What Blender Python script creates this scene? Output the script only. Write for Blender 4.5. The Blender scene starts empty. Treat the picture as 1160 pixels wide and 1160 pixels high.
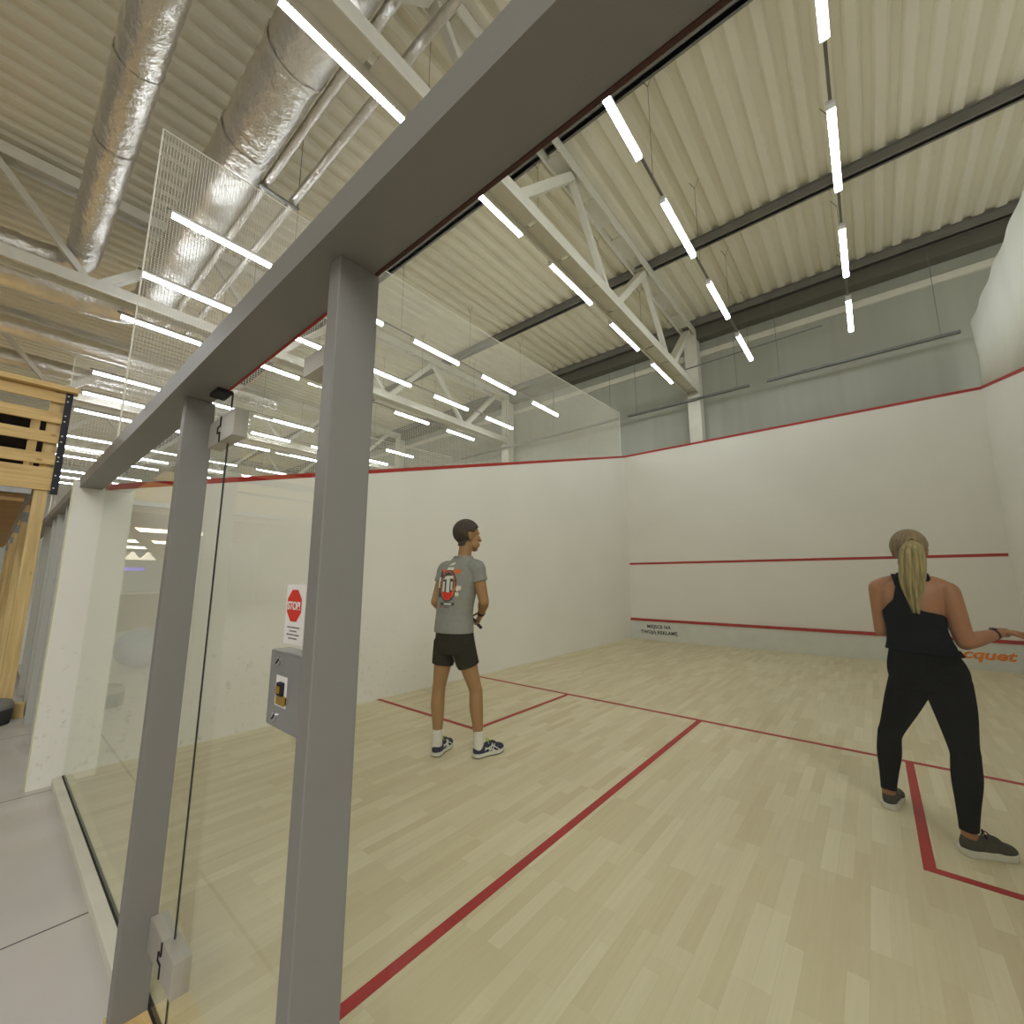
import bpy, bmesh, math, random
from mathutils import Vector, Matrix
from mathutils.bvhtree import BVHTree
random.seed(7)
PI = math.pi
SC = bpy.context.scene
COL = SC.collection

# ------------------------------------------------------------------ materials
def nodemat(name):
    m = bpy.data.materials.new(name); m.use_nodes = True
    nt = m.node_tree
    b = nt.nodes['Principled BSDF']
    return m, nt, b

def srgb(r, g, b):
    def f(c):
        c /= 255.0
        return c / 12.92 if c <= .04045 else ((c + .055) / 1.055) ** 2.4
    return (f(r), f(g), f(b), 1)

def mat(name, rgb, rough=.6, metal=0.0, noise=.06, scale=6.0, bump=0.0, bscale=40.0, stretch=(1, 1, 1), spec=.3):
    """plain procedural surface: base colour varied by noise, optional bump"""
    m, nt, b = nodemat(name)
    N, L = nt.nodes, nt.links
    c = srgb(*rgb)
    tc = N.new('ShaderNodeTexCoord'); mp = N.new('ShaderNodeMapping'); mp.inputs['Scale'].default_value = stretch
    L.new(tc.outputs['Object'], mp.inputs['Vector'])
    nz = N.new('ShaderNodeTexNoise'); nz.inputs['Scale'].default_value = scale; nz.inputs['Detail'].default_value = 4
    L.new(mp.outputs['Vector'], nz.inputs['Vector'])
    rp = N.new('ShaderNodeValToRGB')
    rp.color_ramp.elements[0].position = .3; rp.color_ramp.elements[1].position = .7
    rp.color_ramp.elements[0].color = tuple(x * (1 - noise) for x in c[:3]) + (1,)
    rp.color_ramp.elements[1].color = tuple(min(1, x * (1 + noise)) for x in c[:3]) + (1,)
    L.new(nz.outputs['Fac'], rp.inputs['Fac'])
    L.new(rp.outputs['Color'], b.inputs['Base Color'])
    b.inputs['Roughness'].default_value = rough; b.inputs['Metallic'].default_value = metal
    b.inputs['Specular IOR Level'].default_value = spec
    if bump:
        n2 = N.new('ShaderNodeTexNoise'); n2.inputs['Scale'].default_value = bscale; n2.inputs['Detail'].default_value = 3
        L.new(mp.outputs['Vector'], n2.inputs['Vector'])
        bp = N.new('ShaderNodeBump'); bp.inputs['Strength'].default_value = bump; bp.inputs['Distance'].default_value = .02
        L.new(n2.outputs['Fac'], bp.inputs['Height']); L.new(bp.outputs['Normal'], b.inputs['Normal'])
    return m

def emit(name, rgb, s):
    m, nt, b = nodemat(name)
    b.inputs['Base Color'].default_value = srgb(*rgb)
    b.inputs['Emission Color'].default_value = srgb(*rgb)
    b.inputs['Emission Strength'].default_value = s
    return m

def glass_mat():
    m = bpy.data.materials.new('pane_glass'); m.use_nodes = True
    nt = m.node_tree; nt.nodes.clear(); N, L = nt.nodes, nt.links
    out = N.new('ShaderNodeOutputMaterial'); mx = N.new('ShaderNodeMixShader')
    tr = N.new('ShaderNodeBsdfTransparent'); tr.inputs['Color'].default_value = (.975, .985, .965, 1)
    gl = N.new('ShaderNodeBsdfGlossy'); gl.inputs['Roughness'].default_value = 0.0
    gl.inputs['Color'].default_value = (.92, .95, .93, 1)
    # Schlick-like reflectance that is the same from both sides of the thin pane
    ge = N.new('ShaderNodeNewGeometry'); dt = N.new('ShaderNodeVectorMath'); dt.operation = 'DOT_PRODUCT'
    L.new(ge.outputs['Incoming'], dt.inputs[0]); L.new(ge.outputs['Normal'], dt.inputs[1])
    def mth(op, a, b=None):
        k = N.new('ShaderNodeMath'); k.operation = op
        for q, v in enumerate((a, b)):
            if v is None: continue
            if isinstance(v, (int, float)): k.inputs[q].default_value = v
            else: L.new(v, k.inputs[q])
        return k.outputs[0]
    f = mth('ADD', mth('MULTIPLY', mth('POWER', mth('SUBTRACT', 1.0, mth('ABSOLUTE', dt.outputs['Value'])), 5.5), .62), .010)
    L.new(f, mx.inputs[0])
    L.new(tr.outputs[0], mx.inputs[1]); L.new(gl.outputs[0], mx.inputs[2]); L.new(mx.outputs[0], out.inputs['Surface'])
    return m

def floor_mat():
    m, nt, b = nodemat('maple_strip_floor'); N, L = nt.nodes, nt.links
    tc = N.new('ShaderNodeTexCoord'); sp = N.new('ShaderNodeSeparateXYZ'); cb = N.new('ShaderNodeCombineXYZ')
    L.new(tc.outputs['Object'], sp.inputs[0]); L.new(sp.outputs['Y'], cb.inputs['X']); L.new(sp.outputs['X'], cb.inputs['Y'])
    def brick(w, h, off, c1, c2, mort):
        k = N.new('ShaderNodeTexBrick'); k.inputs['Scale'].default_value = 1
        k.inputs['Brick Width'].default_value = w; k.inputs['Row Height'].default_value = h
        k.inputs['Mortar Size'].default_value = mort; k.inputs['Mortar Smooth'].default_value = .1
        k.offset = off; k.offset_frequency = 3; k.squash_frequency = 2
        k.inputs['Color1'].default_value = c1; k.inputs['Color2'].default_value = c2; k.inputs['Mortar'].default_value = tuple(x * .8 for x in c1[:3]) + (1,)
        L.new(cb.outputs[0], k.inputs['Vector']); return k
    k1 = brick(.46, .065, .37, srgb(214, 205, 174), srgb(200, 188, 155), .0006)
    k2 = brick(.92, .13, .61, (1, 1, 1, 1), (.955, .94, .91, 1), 0)
    mx = N.new('ShaderNodeMix'); mx.data_type = 'RGBA'; mx.blend_type = 'MULTIPLY'; mx.inputs[0].default_value = 1
    L.new(k1.outputs['Color'], mx.inputs[6]); L.new(k2.outputs['Color'], mx.inputs[7])
    # long grain
    mp = N.new('ShaderNodeMapping'); mp.inputs['Scale'].default_value = (2.2, 40, 1)
    L.new(cb.outputs[0], mp.inputs['Vector'])
    nz = N.new('ShaderNodeTexNoise'); nz.inputs['Scale'].default_value = 1.4; nz.inputs['Detail'].default_value = 5
    L.new(mp.outputs[0], nz.inputs['Vector'])
    r = N.new('ShaderNodeValToRGB'); r.color_ramp.elements[0].color = (.90, .88, .83, 1); r.color_ramp.elements[1].color = (1.05, 1.05, 1.05, 1)
    L.new(nz.outputs['Fac'], r.inputs['Fac'])
    m2 = N.new('ShaderNodeMix'); m2.data_type = 'RGBA'; m2.blend_type = 'MULTIPLY'; m2.inputs[0].default_value = 1
    L.new(mx.outputs[2], m2.inputs[6]); L.new(r.outputs['Color'], m2.inputs[7])
    # broad blotches and a few dark scuffs
    n3 = N.new('ShaderNodeTexNoise'); n3.inputs['Scale'].default_value = .9; n3.inputs['Detail'].default_value = 2
    L.new(cb.outputs[0], n3.inputs['Vector'])
    r3 = N.new('ShaderNodeValToRGB'); r3.color_ramp.elements[0].color = (.93, .93, .92, 1); r3.color_ramp.elements[1].color = (1.04, 1.03, 1.02, 1)
    L.new(n3.outputs['Fac'], r3.inputs['Fac'])
    m3 = N.new('ShaderNodeMix'); m3.data_type = 'RGBA'; m3.blend_type = 'MULTIPLY'; m3.inputs[0].default_value = 1
    L.new(m2.outputs[2], m3.inputs[6]); L.new(r3.outputs['Color'], m3.inputs[7])
    mp4 = N.new('ShaderNodeMapping'); mp4.inputs['Scale'].default_value = (3, 9, 1); L.new(cb.outputs[0], mp4.inputs['Vector'])
    n4 = N.new('ShaderNodeTexNoise'); n4.inputs['Scale'].default_value = 1.3; n4.inputs['Detail'].default_value = 6; L.new(mp4.outputs[0], n4.inputs['Vector'])
    r4 = N.new('ShaderNodeValToRGB'); r4.color_ramp.elements[0].position = .74; r4.color_ramp.elements[0].color = (1, 1, 1, 1)
    r4.color_ramp.elements[1].position = .80; r4.color_ramp.elements[1].color = (.72, .72, .72, 1)
    L.new(n4.outputs['Fac'], r4.inputs['Fac'])
    m4 = N.new('ShaderNodeMix'); m4.data_type = 'RGBA'; m4.blend_type = 'MULTIPLY'; m4.inputs[0].default_value = 1
    L.new(m3.outputs[2], m4.inputs[6]); L.new(r4.outputs['Color'], m4.inputs[7])
    L.new(m4.outputs[2], b.inputs['Base Color'])
    b.inputs['Roughness'].default_value = .5; b.inputs['Specular IOR Level'].default_value = .3
    return m

def wall_mat():
    """white plaster, scuffed with ball marks near the bottom"""
    m, nt, b = nodemat('white_court_plaster'); N, L = nt.nodes, nt.links
    tc = N.new('ShaderNodeTexCoord')
    n1 = N.new('ShaderNodeTexNoise'); n1.inputs['Scale'].default_value = 1.2; n1.inputs['Detail'].default_value = 3
    L.new(tc.outputs['Object'], n1.inputs['Vector'])
    r1 = N.new('ShaderNodeValToRGB'); r1.color_ramp.elements[0].color = srgb(216, 212, 200); r1.color_ramp.elements[1].color = srgb(226, 222, 210)
    L.new(n1.outputs['Fac'], r1.inputs['Fac'])
    n2 = N.new('ShaderNodeTexNoise'); n2.inputs['Scale'].default_value = 14; n2.inputs['Detail'].default_value = 8; n2.inputs['Roughness'].default_value = .7
    L.new(tc.outputs['Object'], n2.inputs['Vector'])
    r2 = N.new('ShaderNodeValToRGB'); r2.color_ramp.elements[0].position = .56; r2.color_ramp.elements[1].position = .68
    r2.color_ramp.elements[0].color = (0, 0, 0, 1); r2.color_ramp.elements[1].color = (.9, .9, .9, 1)
    L.new(n2.outputs['Fac'], r2.inputs['Fac'])
    sp = N.new('ShaderNodeSeparateXYZ'); L.new(tc.outputs['Object'], sp.inputs[0])
    mr = N.new('ShaderNodeMapRange'); mr.inputs[1].default_value = .25; mr.inputs[2].default_value = 1.25; mr.inputs[3].default_value = 1; mr.inputs[4].default_value = 0
    L.new(sp.outputs['Z'], mr.inputs[0])
    my = N.new('ShaderNodeMapRange'); my.inputs[1].default_value = 1.9; my.inputs[2].default_value = 4.0; my.inputs[3].default_value = 1; my.inputs[4].default_value = 0
    L.new(sp.outputs['Y'], my.inputs[0])
    mu = N.new('ShaderNodeMath'); mu.operation = 'MULTIPLY'; L.new(mr.outputs[0], mu.inputs[0]); L.new(r2.outputs['Color'], mu.inputs[1])
    mv = N.new('ShaderNodeMath'); mv.operation = 'MULTIPLY'; L.new(mu.outputs[0], mv.inputs[0]); L.new(my.outputs[0], mv.inputs[1])
    mx = N.new('ShaderNodeMix'); mx.data_type = 'RGBA'; L.new(mv.outputs[0], mx.inputs[0])
    L.new(r1.outputs['Color'], mx.inputs[6]); mx.inputs[7].default_value = srgb(184, 179, 160)
    L.new(mx.outputs[2], b.inputs['Base Color']); b.inputs['Roughness'].default_value = .55; b.inputs['Specular IOR Level'].default_value = .25
    return m

def wood_mat(name, rgb, axis=1, knots=True):
    m, nt, b = nodemat(name); N, L = nt.nodes, nt.links
    tc = N.new('ShaderNodeTexCoord'); mp = N.new('ShaderNodeMapping')
    s = [14, 14, 14]; s[axis] = 1.0; mp.inputs['Scale'].default_value = s
    L.new(tc.outputs['Object'], mp.inputs['Vector'])
    nz = N.new('ShaderNodeTexNoise'); nz.inputs['Scale'].default_value = 1.6; nz.inputs['Detail'].default_value = 5; nz.inputs['Distortion'].default_value = .6
    L.new(mp.outputs[0], nz.inputs['Vector'])
    c = srgb(*rgb)
    r = N.new('ShaderNodeValToRGB'); r.color_ramp.elements[0].position = .3; r.color_ramp.elements[1].position = .75
    r.color_ramp.elements[0].color = (c[0] * .78, c[1] * .72, c[2] * .62, 1); r.color_ramp.elements[1].color = (min(1, c[0] * 1.12), min(1, c[1] * 1.1), c[2] * 1.1, 1)
    L.new(nz.outputs['Fac'], r.inputs['Fac'])
    mpk = N.new('ShaderNodeMapping'); sk = [9, 9, 9]; sk[axis] = 4; mpk.inputs['Scale'].default_value = sk
    L.new(tc.outputs['Object'], mpk.inputs['Vector'])
    vk = N.new('ShaderNodeTexVoronoi'); vk.inputs['Scale'].default_value = .8; L.new(mpk.outputs[0], vk.inputs['Vector'])
    rk = N.new('ShaderNodeValToRGB'); rk.color_ramp.elements[0].position = .07; rk.color_ramp.elements[1].position = .13
    rk.color_ramp.elements[0].color = (.45, .33, .22, 1); rk.color_ramp.elements[1].color = (1, 1, 1, 1)
    L.new(vk.outputs['Distance'], rk.inputs['Fac'])
    mx = N.new('ShaderNodeMix'); mx.data_type = 'RGBA'; mx.blend_type = 'MULTIPLY'; mx.inputs[0].default_value = .8 if knots else 0
    L.new(r.outputs['Color'], mx.inputs[6]); L.new(rk.outputs['Color'], mx.inputs[7])
    L.new(mx.outputs[2], b.inputs['Base Color']); b.inputs['Roughness'].default_value = .6
    return m

def foil_mat():
    m, nt, b = nodemat('crinkled_foil'); N, L = nt.nodes, nt.links
    tc = N.new('ShaderNodeTexCoord')
    b.inputs['Metallic'].default_value = .85; b.inputs['Roughness'].default_value = .33
    n1 = N.new('ShaderNodeTexNoise'); n1.inputs['Scale'].default_value = 5; n1.inputs['Detail'].default_value = 6
    L.new(tc.outputs['Object'], n1.inputs['Vector'])
    r = N.new('ShaderNodeValToRGB'); r.color_ramp.elements[0].color = srgb(196, 192, 182); r.color_ramp.elements[1].color = srgb(236, 232, 222)
    L.new(n1.outputs['Fac'], r.inputs['Fac']); L.new(r.outputs['Color'], b.inputs['Base Color'])
    n2 = N.new('ShaderNodeTexNoise'); n2.inputs['Scale'].default_value = 12; n2.inputs['Detail'].default_value = 7
    L.new(tc.outputs['Object'], n2.inputs['Vector'])
    bp = N.new('ShaderNodeBump'); bp.inputs['Strength'].default_value = .5; bp.inputs['Distance'].default_value = .05
    L.new(n2.outputs['Fac'], bp.inputs['Height']); L.new(bp.outputs['Normal'], b.inputs['Normal'])
    return m

def tile_mat():
    m, nt, b = nodemat('grey_hall_floor'); N, L = nt.nodes, nt.links
    tc = N.new('ShaderNodeTexCoord')
    mp = N.new('ShaderNodeMapping'); mp.inputs['Location'].default_value = (-.09, .35, 0); L.new(tc.outputs['Object'], mp.inputs['Vector'])
    k = N.new('ShaderNodeTexBrick'); k.offset = 0; k.inputs['Scale'].default_value = 1
    k.inputs['Brick Width'].default_value = 1.77; k.inputs['Row Height'].default_value = 1.77
    k.inputs['Mortar Size'].default_value = .005; k.inputs['Mortar Smooth'].default_value = 0
    k.inputs['Color1'].default_value = srgb(198, 192, 184); k.inputs['Color2'].default_value = srgb(194, 189, 182); k.inputs['Mortar'].default_value = srgb(70, 68, 66)
    L.new(mp.outputs[0], k.inputs['Vector'])
    n = N.new('ShaderNodeTexNoise'); n.inputs['Scale'].default_value = 3; L.new(tc.outputs['Object'], n.inputs['Vector'])
    mx = N.new('ShaderNodeMix'); mx.data_type = 'RGBA'; mx.blend_type = 'MULTIPLY'; mx.inputs[0].default_value = .12
    L.new(k.outputs['Color'], mx.inputs[6]); L.new(n.outputs['Color'], mx.inputs[7])
    L.new(mx.outputs[2], b.inputs['Base Color']); b.inputs['Roughness'].default_value = .42
    return m

M = dict(
    wall=wall_mat(), floor=floor_mat(), tile=tile_mat(), glass=glass_mat(), foil=foil_mat(),
    edge=mat('wall_end_lit', (226, 224, 196), .6, noise=.02),  # pale yellow puts the light on the wall end into its colour
    darkred=mat('dark_red_strip', (70, 44, 36), .6, noise=.15),
    tin=mat('tin_grey_white', (206, 206, 196), .5, noise=.03),
    red=mat('red_line_paint', (160, 42, 30), .55, noise=.10, scale=9),
    tape=mat('red_floor_tape', (158, 40, 34), .5, noise=.12, scale=7),
    steel=mat('grey_frame_paint', (124, 121, 114), .45, noise=.02, bump=.03, bscale=200),
    steel2=mat('hinge_nickel', (176, 170, 158), .38, metal=.35, noise=.05),
    lock=mat('lock_satin_steel', (150, 150, 146), .35, metal=.5, noise=.04),
    brass=mat('latch_brass', (178, 142, 62), .35, metal=.7, noise=.1),
    dark=mat('dark_gap', (34, 32, 30), .7),
    chrome=mat('screw_chrome', (196, 196, 196), .2, metal=.9),
    kerb=mat('kerb_concrete', (206, 202, 184), .7, noise=.05),
    pine=wood_mat('pine_threshold', (214, 184, 124), 0, False),
    timber_y=wood_mat('spruce_timber_level', (216, 186, 124), 1),
    timber_z=wood_mat('spruce_timber_upright', (218, 192, 134), 2),
    timber_x=wood_mat('spruce_timber_cross', (200, 170, 112), 0),
    soffit=wood_mat('brown_soffit_slat', (176, 140, 84), 1, False),
    steel_lightened=mat('grey_frame_paint_lightened', (176, 174, 166), .5, noise=.02),  # frame grey lightened to offset the shade on the next court's posts
    black=mat('black_steel', (38, 36, 42), .5, noise=.2),
    interior_dark=mat('dark_interior', (30, 24, 20), .9, noise=.3),
    galv=mat('galvanised_steel', (150, 150, 146), .4, metal=.6, noise=.12, scale=14),
    roof=mat('roof_deck', (222, 215, 190), .55, noise=.03, scale=2.0, stretch=(3, .25, 1)),
    purlin=mat('purlin_grey', (118, 114, 106), .6, noise=.12, scale=4),
    truss=mat('white_truss_paint', (212, 208, 192), .5, noise=.04),
    panel=mat('wall_panel_grey', (164, 164, 150), .38, noise=.05, scale=1.4, stretch=(3.0, 1, .12)),
    gutter=mat('dark_gutter', (96, 92, 80), .8),  # even dark grey-brown of the gutter beam
    tray=mat('cable_tray_zinc', (120, 120, 116), .4, metal=.5, noise=.2, scale=20),
    net=mat('white_net_cord', (226, 222, 206), .8),
    sheet=mat('white_screen_sheet', (222, 220, 206), .65, noise=.04, scale=1.5, bump=.15, bscale=3),
    housing=mat('lamp_housing', (222, 220, 214), .5),
    lamp=emit('lamp_diffuser', (238, 244, 255), 29.0),
    lamp2=emit('hall_lamp', (255, 246, 226), 5.0),
    wire=mat('wire_grey', (110, 108, 100), .5, metal=.4),
    hallwall=mat('hall_wall_white', (222, 220, 210), .7, noise=.03),
    white=mat('white_rubber', (206, 204, 190), .6, noise=.05),
    paper=mat('sign_paper', (226, 220, 214), .5, noise=.01),
    sred=mat('sign_red', (206, 52, 36), .5, noise=.02),
    ink=mat('ink_dark', (48, 48, 50), .6, noise=.02),
    inkgrey=mat('ink_grey', (120, 116, 116), .6, noise=.02),
    orange=mat('orange_vinyl', (224, 126, 34), .5, noise=.08, scale=12),
    skin_m=mat('tanned_skin', (152, 115, 75), .55, noise=.06, scale=9),
    skin_w=mat('warm_skin', (148, 102, 68), .5, noise=.06, scale=9),
    hair_m=mat('dark_brown_hair', (62, 52, 42), .6, noise=.35, scale=26, bump=.5, bscale=70),
    hair_w=mat('blond_hair', (116, 97, 62), .5, noise=.36, scale=24, bump=.5, bscale=60, stretch=(4, 4, .35)),
    pony=mat('blond_tail', (144, 129, 82), .5, noise=.42, scale=22, bump=.6, bscale=60, stretch=(4, 4, .25)),
    shirt=mat('grey_melange_jersey', (134, 133, 124), .85, noise=.06, scale=30, bump=.1, bscale=20),
    shorts=mat('black_olive_shorts', (46, 43, 33), .9, noise=.12, scale=8, spec=.1),
    lining=mat('grey_violet_lining', (122, 108, 106), .8),
    top=mat('black_jersey', (4, 4, 4), .9, noise=.2, spec=.02),
    legging=mat('black_leggings', (9, 9, 7), .9, noise=.4, scale=7, spec=.03),
    sock=mat('white_sock', (206, 200, 186), .85, noise=.05, scale=30),
    navy=mat('navy_mesh_shoe', (44, 42, 62), .7, noise=.2, scale=40),
    lime=mat('lime_lace', (172, 196, 40), .6),
    olive=mat('olive_knit_shoe', (62, 58, 46), .8, noise=.2, scale=50),
    rubber=mat('dark_outsole', (40, 38, 36), .8),
    strap=mat('black_strap', (26, 26, 28), .5),
    lip=mat('lip_tone', (150, 92, 74), .5), eye=mat('eye_white', (210, 206, 198), .3), iris=mat('iris_brown', (50, 34, 24), .3),
    ball=mat('blue_grey_vinyl', (124, 136, 168), .45, noise=.04),
    grey=mat('grey_cloth', (128, 126, 120), .85, noise=.1, scale=20), charcoal=mat('charcoal_cloth', (58, 58, 58), .9, noise=.1),
    purple=emit('purple_sign_glow', (104, 84, 196), 1.6), cream=mat('cream_lacquer', (208, 200, 178), .5), brown=mat('brown_counter', (122, 104, 70), .5),
    pend=emit('pendant_glow', (255, 246, 226), 1.2), orange_print=mat('orange_shirt_print', (206, 104, 58), .8, noise=.05), ink_m=mat('marble_navy', (70, 72, 70), .7),
)

# ------------------------------------------------------------------ mesh helpers
def box(bm, x0, x1, y0, y1, z0, z1):
    v = [bm.verts.new(p) for p in ((x0, y0, z0), (x1, y0, z0), (x1, y1, z0), (x0, y1, z0), (x0, y0, z1), (x1, y0, z1), (x1, y1, z1), (x0, y1, z1))]
    for f in ((0, 3, 2, 1), (4, 5, 6, 7), (0, 1, 5, 4), (1, 2, 6, 5), (2, 3, 7, 6), (3, 0, 4, 7)):
        bm.faces.new([v[i] for i in f])
    return bm

def B(x0, x1, y0, y1, z0, z1, bev=0):
    bm = bmesh.new(); box(bm, x0, x1, y0, y1, z0, z1)
    if bev:
        bmesh.ops.bevel(bm, geom=bm.edges[:], offset=bev, segments=2, affect='EDGES', profile=.6)
    return bm

def bar(bm, a, b, w, h, up=(0, 0, 1)):
    """rectangular bar from a to b"""
    a, b = Vector(a), Vector(b); d = (b - a).normalized(); u = Vector(up)
    s = d.cross(u)
    if s.length < 1e-4: s = d.cross(Vector((1, 0, 0)))
    s.normalize(); t = s.cross(d)
    vs = []
    for p in (a, b):
        for i, j in ((-1, -1), (1, -1), (1, 1), (-1, 1)):
            vs.append(bm.verts.new(p + s * (i * w / 2) + t * (j * h / 2)))
    for f in ((3, 2, 1, 0), (4, 5, 6, 7), (0, 1, 5, 4), (1, 2, 6, 5), (2, 3, 7, 6), (3, 0, 4, 7)):
        bm.faces.new([vs[i] for i in f])
    return bm

def prism(poly, axis, a, b):
    """extrude a 2D polygon along an axis (0: poly=(y,z), 1: poly=(x,z), 2: poly=(x,y))"""
    bm = bmesh.new()
    def P(p, t):
        return (t, p[0], p[1]) if axis == 0 else ((p[0], t, p[1]) if axis == 1 else (p[0], p[1], t))
    lo = [bm.verts.new(P(p, a)) for p in poly]; hi = [bm.verts.new(P(p, b)) for p in poly]
    bm.faces.new(lo[::-1]); bm.faces.new(hi)
    n = len(poly)
    for i in range(n): bm.faces.new([lo[i], lo[(i + 1) % n], hi[(i + 1) % n], hi[i]])
    bmesh.ops.recalc_face_normals(bm, faces=bm.faces[:])
    return bm

def cr(pts, n):
    """Catmull-Rom through tuples of any length"""
    out = []; P = [pts[0]] + list(pts) + [pts[-1]]
    for i in range(1, len(P) - 2):
        for k in range(n):
            t = k / n; q = []
            for a, b, c, d in zip(P[i - 1], P[i], P[i + 1], P[i + 2]):
                q.append(.5 * ((2 * b) + (-a + c) * t + (2 * a - 5 * b + 4 * c - d) * t * t + (-a + 3 * b - 3 * c + d) * t ** 3))
            out.append(tuple(q))
    out.append(tuple(pts[-1])); return out

def tube(bm, pts, rad, seg=16, sub=0, cap=True, flat=1.0, flat_axis=None):
    """swept tube through pts with radii; flat scales the radius along flat_axis"""
    if not hasattr(rad, '__len__'): rad = [rad] * len(pts)
    if sub:
        q = cr([tuple(p) + (r,) for p, r in zip(pts, rad)], sub)
        pts = [p[:3] for p in q]; rad = [p[3] for p in q]
    pts = [Vector(p) for p in pts]; rings = []
    prev = None
    for i, p in enumerate(pts):
        d = (pts[min(i + 1, len(pts) - 1)] - pts[max(i - 1, 0)]).normalized()
        if prev is None:
            s = d.cross(Vector((0, 0, 1)))
            if s.length < .05: s = d.cross(Vector((0, 1, 0)))
            s.normalize()
        else:
            s = (prev - d * prev.dot(d)).normalized()
        prev = s; t = s.cross(d); ring = []
        for k in range(seg):
            a = 2 * PI * k / seg
            o = (s * math.cos(a) + t * math.sin(a)) * rad[i]
            if flat_axis is not None:
                fa = Vector(flat_axis); o -= fa * o.dot(fa) * (1 - flat)
            ring.append(bm.verts.new(p + o))
        rings.append(ring)
    for a, b in zip(rings, rings[1:]):
        for k in range(seg): bm.faces.new([a[k], b[k], b[(k + 1) % seg], a[(k + 1) % seg]])
    if cap:
        bm.faces.new(rings[0]); bm.faces.new(rings[-1][::-1])
    return bm

def ellipsoid(bm, c, r, R=None, seg=20, rows=12):
    mt = Matrix.Translation(Vector(c)) @ (R.to_4x4() if R else Matrix()) @ Matrix.Diagonal((r[0], r[1], r[2], 1))
    bmesh.ops.create_uvsphere(bm, u_segments=seg, v_segments=rows, radius=1, matrix=mt)
    return bm

def limb(bm, pts, rad, sub=6, seg=18):
    tube(bm, pts, rad, seg, sub)
    for p, r in ((pts[0], rad[0]), (pts[-1], rad[-1])): ellipsoid(bm, p, (r, r, r), None, 14, 10)

def loft(bm, rings, xa, ya, seg=40, sub=5, power=2.3, cap=True):
    """rings: (x,y,z,rx,ry) horizontal superellipses along axes xa (right) and ya (forward)"""
    q = cr(rings, sub); xa = Vector(xa); ya = Vector(ya); R = []
    for x, y, z, rx, ry in q:
        ring = []
        for k in range(seg):
            a = 2 * PI * k / seg; c, s = math.cos(a), math.sin(a)
            c = math.copysign(abs(c) ** (2 / power), c); s = math.copysign(abs(s) ** (2 / power), s)
            ring.append(bm.verts.new(Vector((x, y, z)) + xa * (rx * c) + ya * (ry * s)))
        R.append(ring)
    up = q[-1][2] > q[0][2]
    for a, b in zip(R, R[1:]):
        for k in range(seg):
            f = [a[k], a[(k + 1) % seg], b[(k + 1) % seg], b[k]]
            bm.faces.new(f if up else f[::-1])
    if cap:
        bm.faces.new(R[0][::-1] if up else R[0]); bm.faces.new(R[-1] if up else R[-1][::-1])
    return bm

def wpos(o):
    p = Vector((0, 0, 0))
    while o is not None: p += o.location; o = o.parent
    return p

def obj(name, bm, m, parent=None, smooth=False, mesh=None, loc=None):
    """links one mesh object; bm is in world coordinates, shifted to the parent's (or loc's) origin"""
    if mesh is None:
        mesh = bpy.data.meshes.new(name)
        if loc is not None: base = Vector(loc)
        else: base = wpos(parent) if parent else Vector((0, 0, 0))
        if base.length > 0: bmesh.ops.translate(bm, verts=bm.verts[:], vec=-base)
        bm.to_mesh(mesh); bm.free()
    for x in (m if isinstance(m, (list, tuple)) else [m]): mesh.materials.append(x)
    if smooth:
        for p in mesh.polygons: p.use_smooth = True
    o = bpy.data.objects.new(name, mesh); COL.objects.link(o)
    if parent: o.parent = parent
    if loc is not None and not parent: o.location = loc
    return o

def tag(o, label=None, cat=None, group=None, kind=None):
    if label: o['label'] = label
    if cat: o['category'] = cat
    if group: o['group'] = group
    if kind: o['kind'] = kind
    return o

def thing(name, label, cat, loc=(0, 0, 0), group=None, kind=None):
    o = bpy.data.objects.new(name, None); COL.objects.link(o); o.location = loc; o.empty_display_size = .1
    return tag(o, label, cat, group, kind)

def dup(root, loc, label, group=None):
    r = root.copy(); COL.objects.link(r); r.location = loc; r['label'] = label
    if group: r['group'] = group
    for ch in list(root.children):
        c = ch.copy(); COL.objects.link(c); c.parent = r
        for g in ch.children:
            d = g.copy(); COL.objects.link(d); d.parent = c
    return r

def solve(bm, voxel=.006, smooth=4, name='solved'):
    """union of overlapping volumes as one continuous surface"""
    bmesh.ops.recalc_face_normals(bm, faces=bm.faces[:])
    me = bpy.data.meshes.new('tmp'); bm.to_mesh(me); bm.free()
    o = bpy.data.objects.new('tmp', me); COL.objects.link(o)
    r = o.modifiers.new('r', 'REMESH'); r.mode = 'VOXEL'; r.voxel_size = voxel; r.use_smooth_shade = True
    if smooth:
        s = o.modifiers.new('s', 'SMOOTH'); s.factor = .5; s.iterations = smooth
    dg = bpy.context.evaluated_depsgraph_get(); dg.update()
    out = bpy.data.meshes.new_from_object(o.evaluated_get(dg)); out.name = name
    bpy.data.objects.remove(o); bpy.data.meshes.remove(me)
    return out

def text_mesh(body, size, extrude=.0015, shear=0.0, spacing=1.0, align='CENTER', bold=0.0):
    cu = bpy.data.curves.new('txt', 'FONT'); cu.body = body; cu.size = size; cu.extrude = extrude; cu.shear = shear
    cu.align_x = align; cu.space_character = spacing; cu.offset = bold; cu.resolution_u = 4
    o = bpy.data.objects.new('txt', cu); COL.objects.link(o)
    dg = bpy.context.evaluated_depsgraph_get(); dg.update()
    me = bpy.data.meshes.new_from_object(o.evaluated_get(dg)); bpy.data.objects.remove(o)
    bm = bmesh.new(); bm.from_mesh(me); bpy.data.meshes.remove(me)
    return bm

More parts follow.
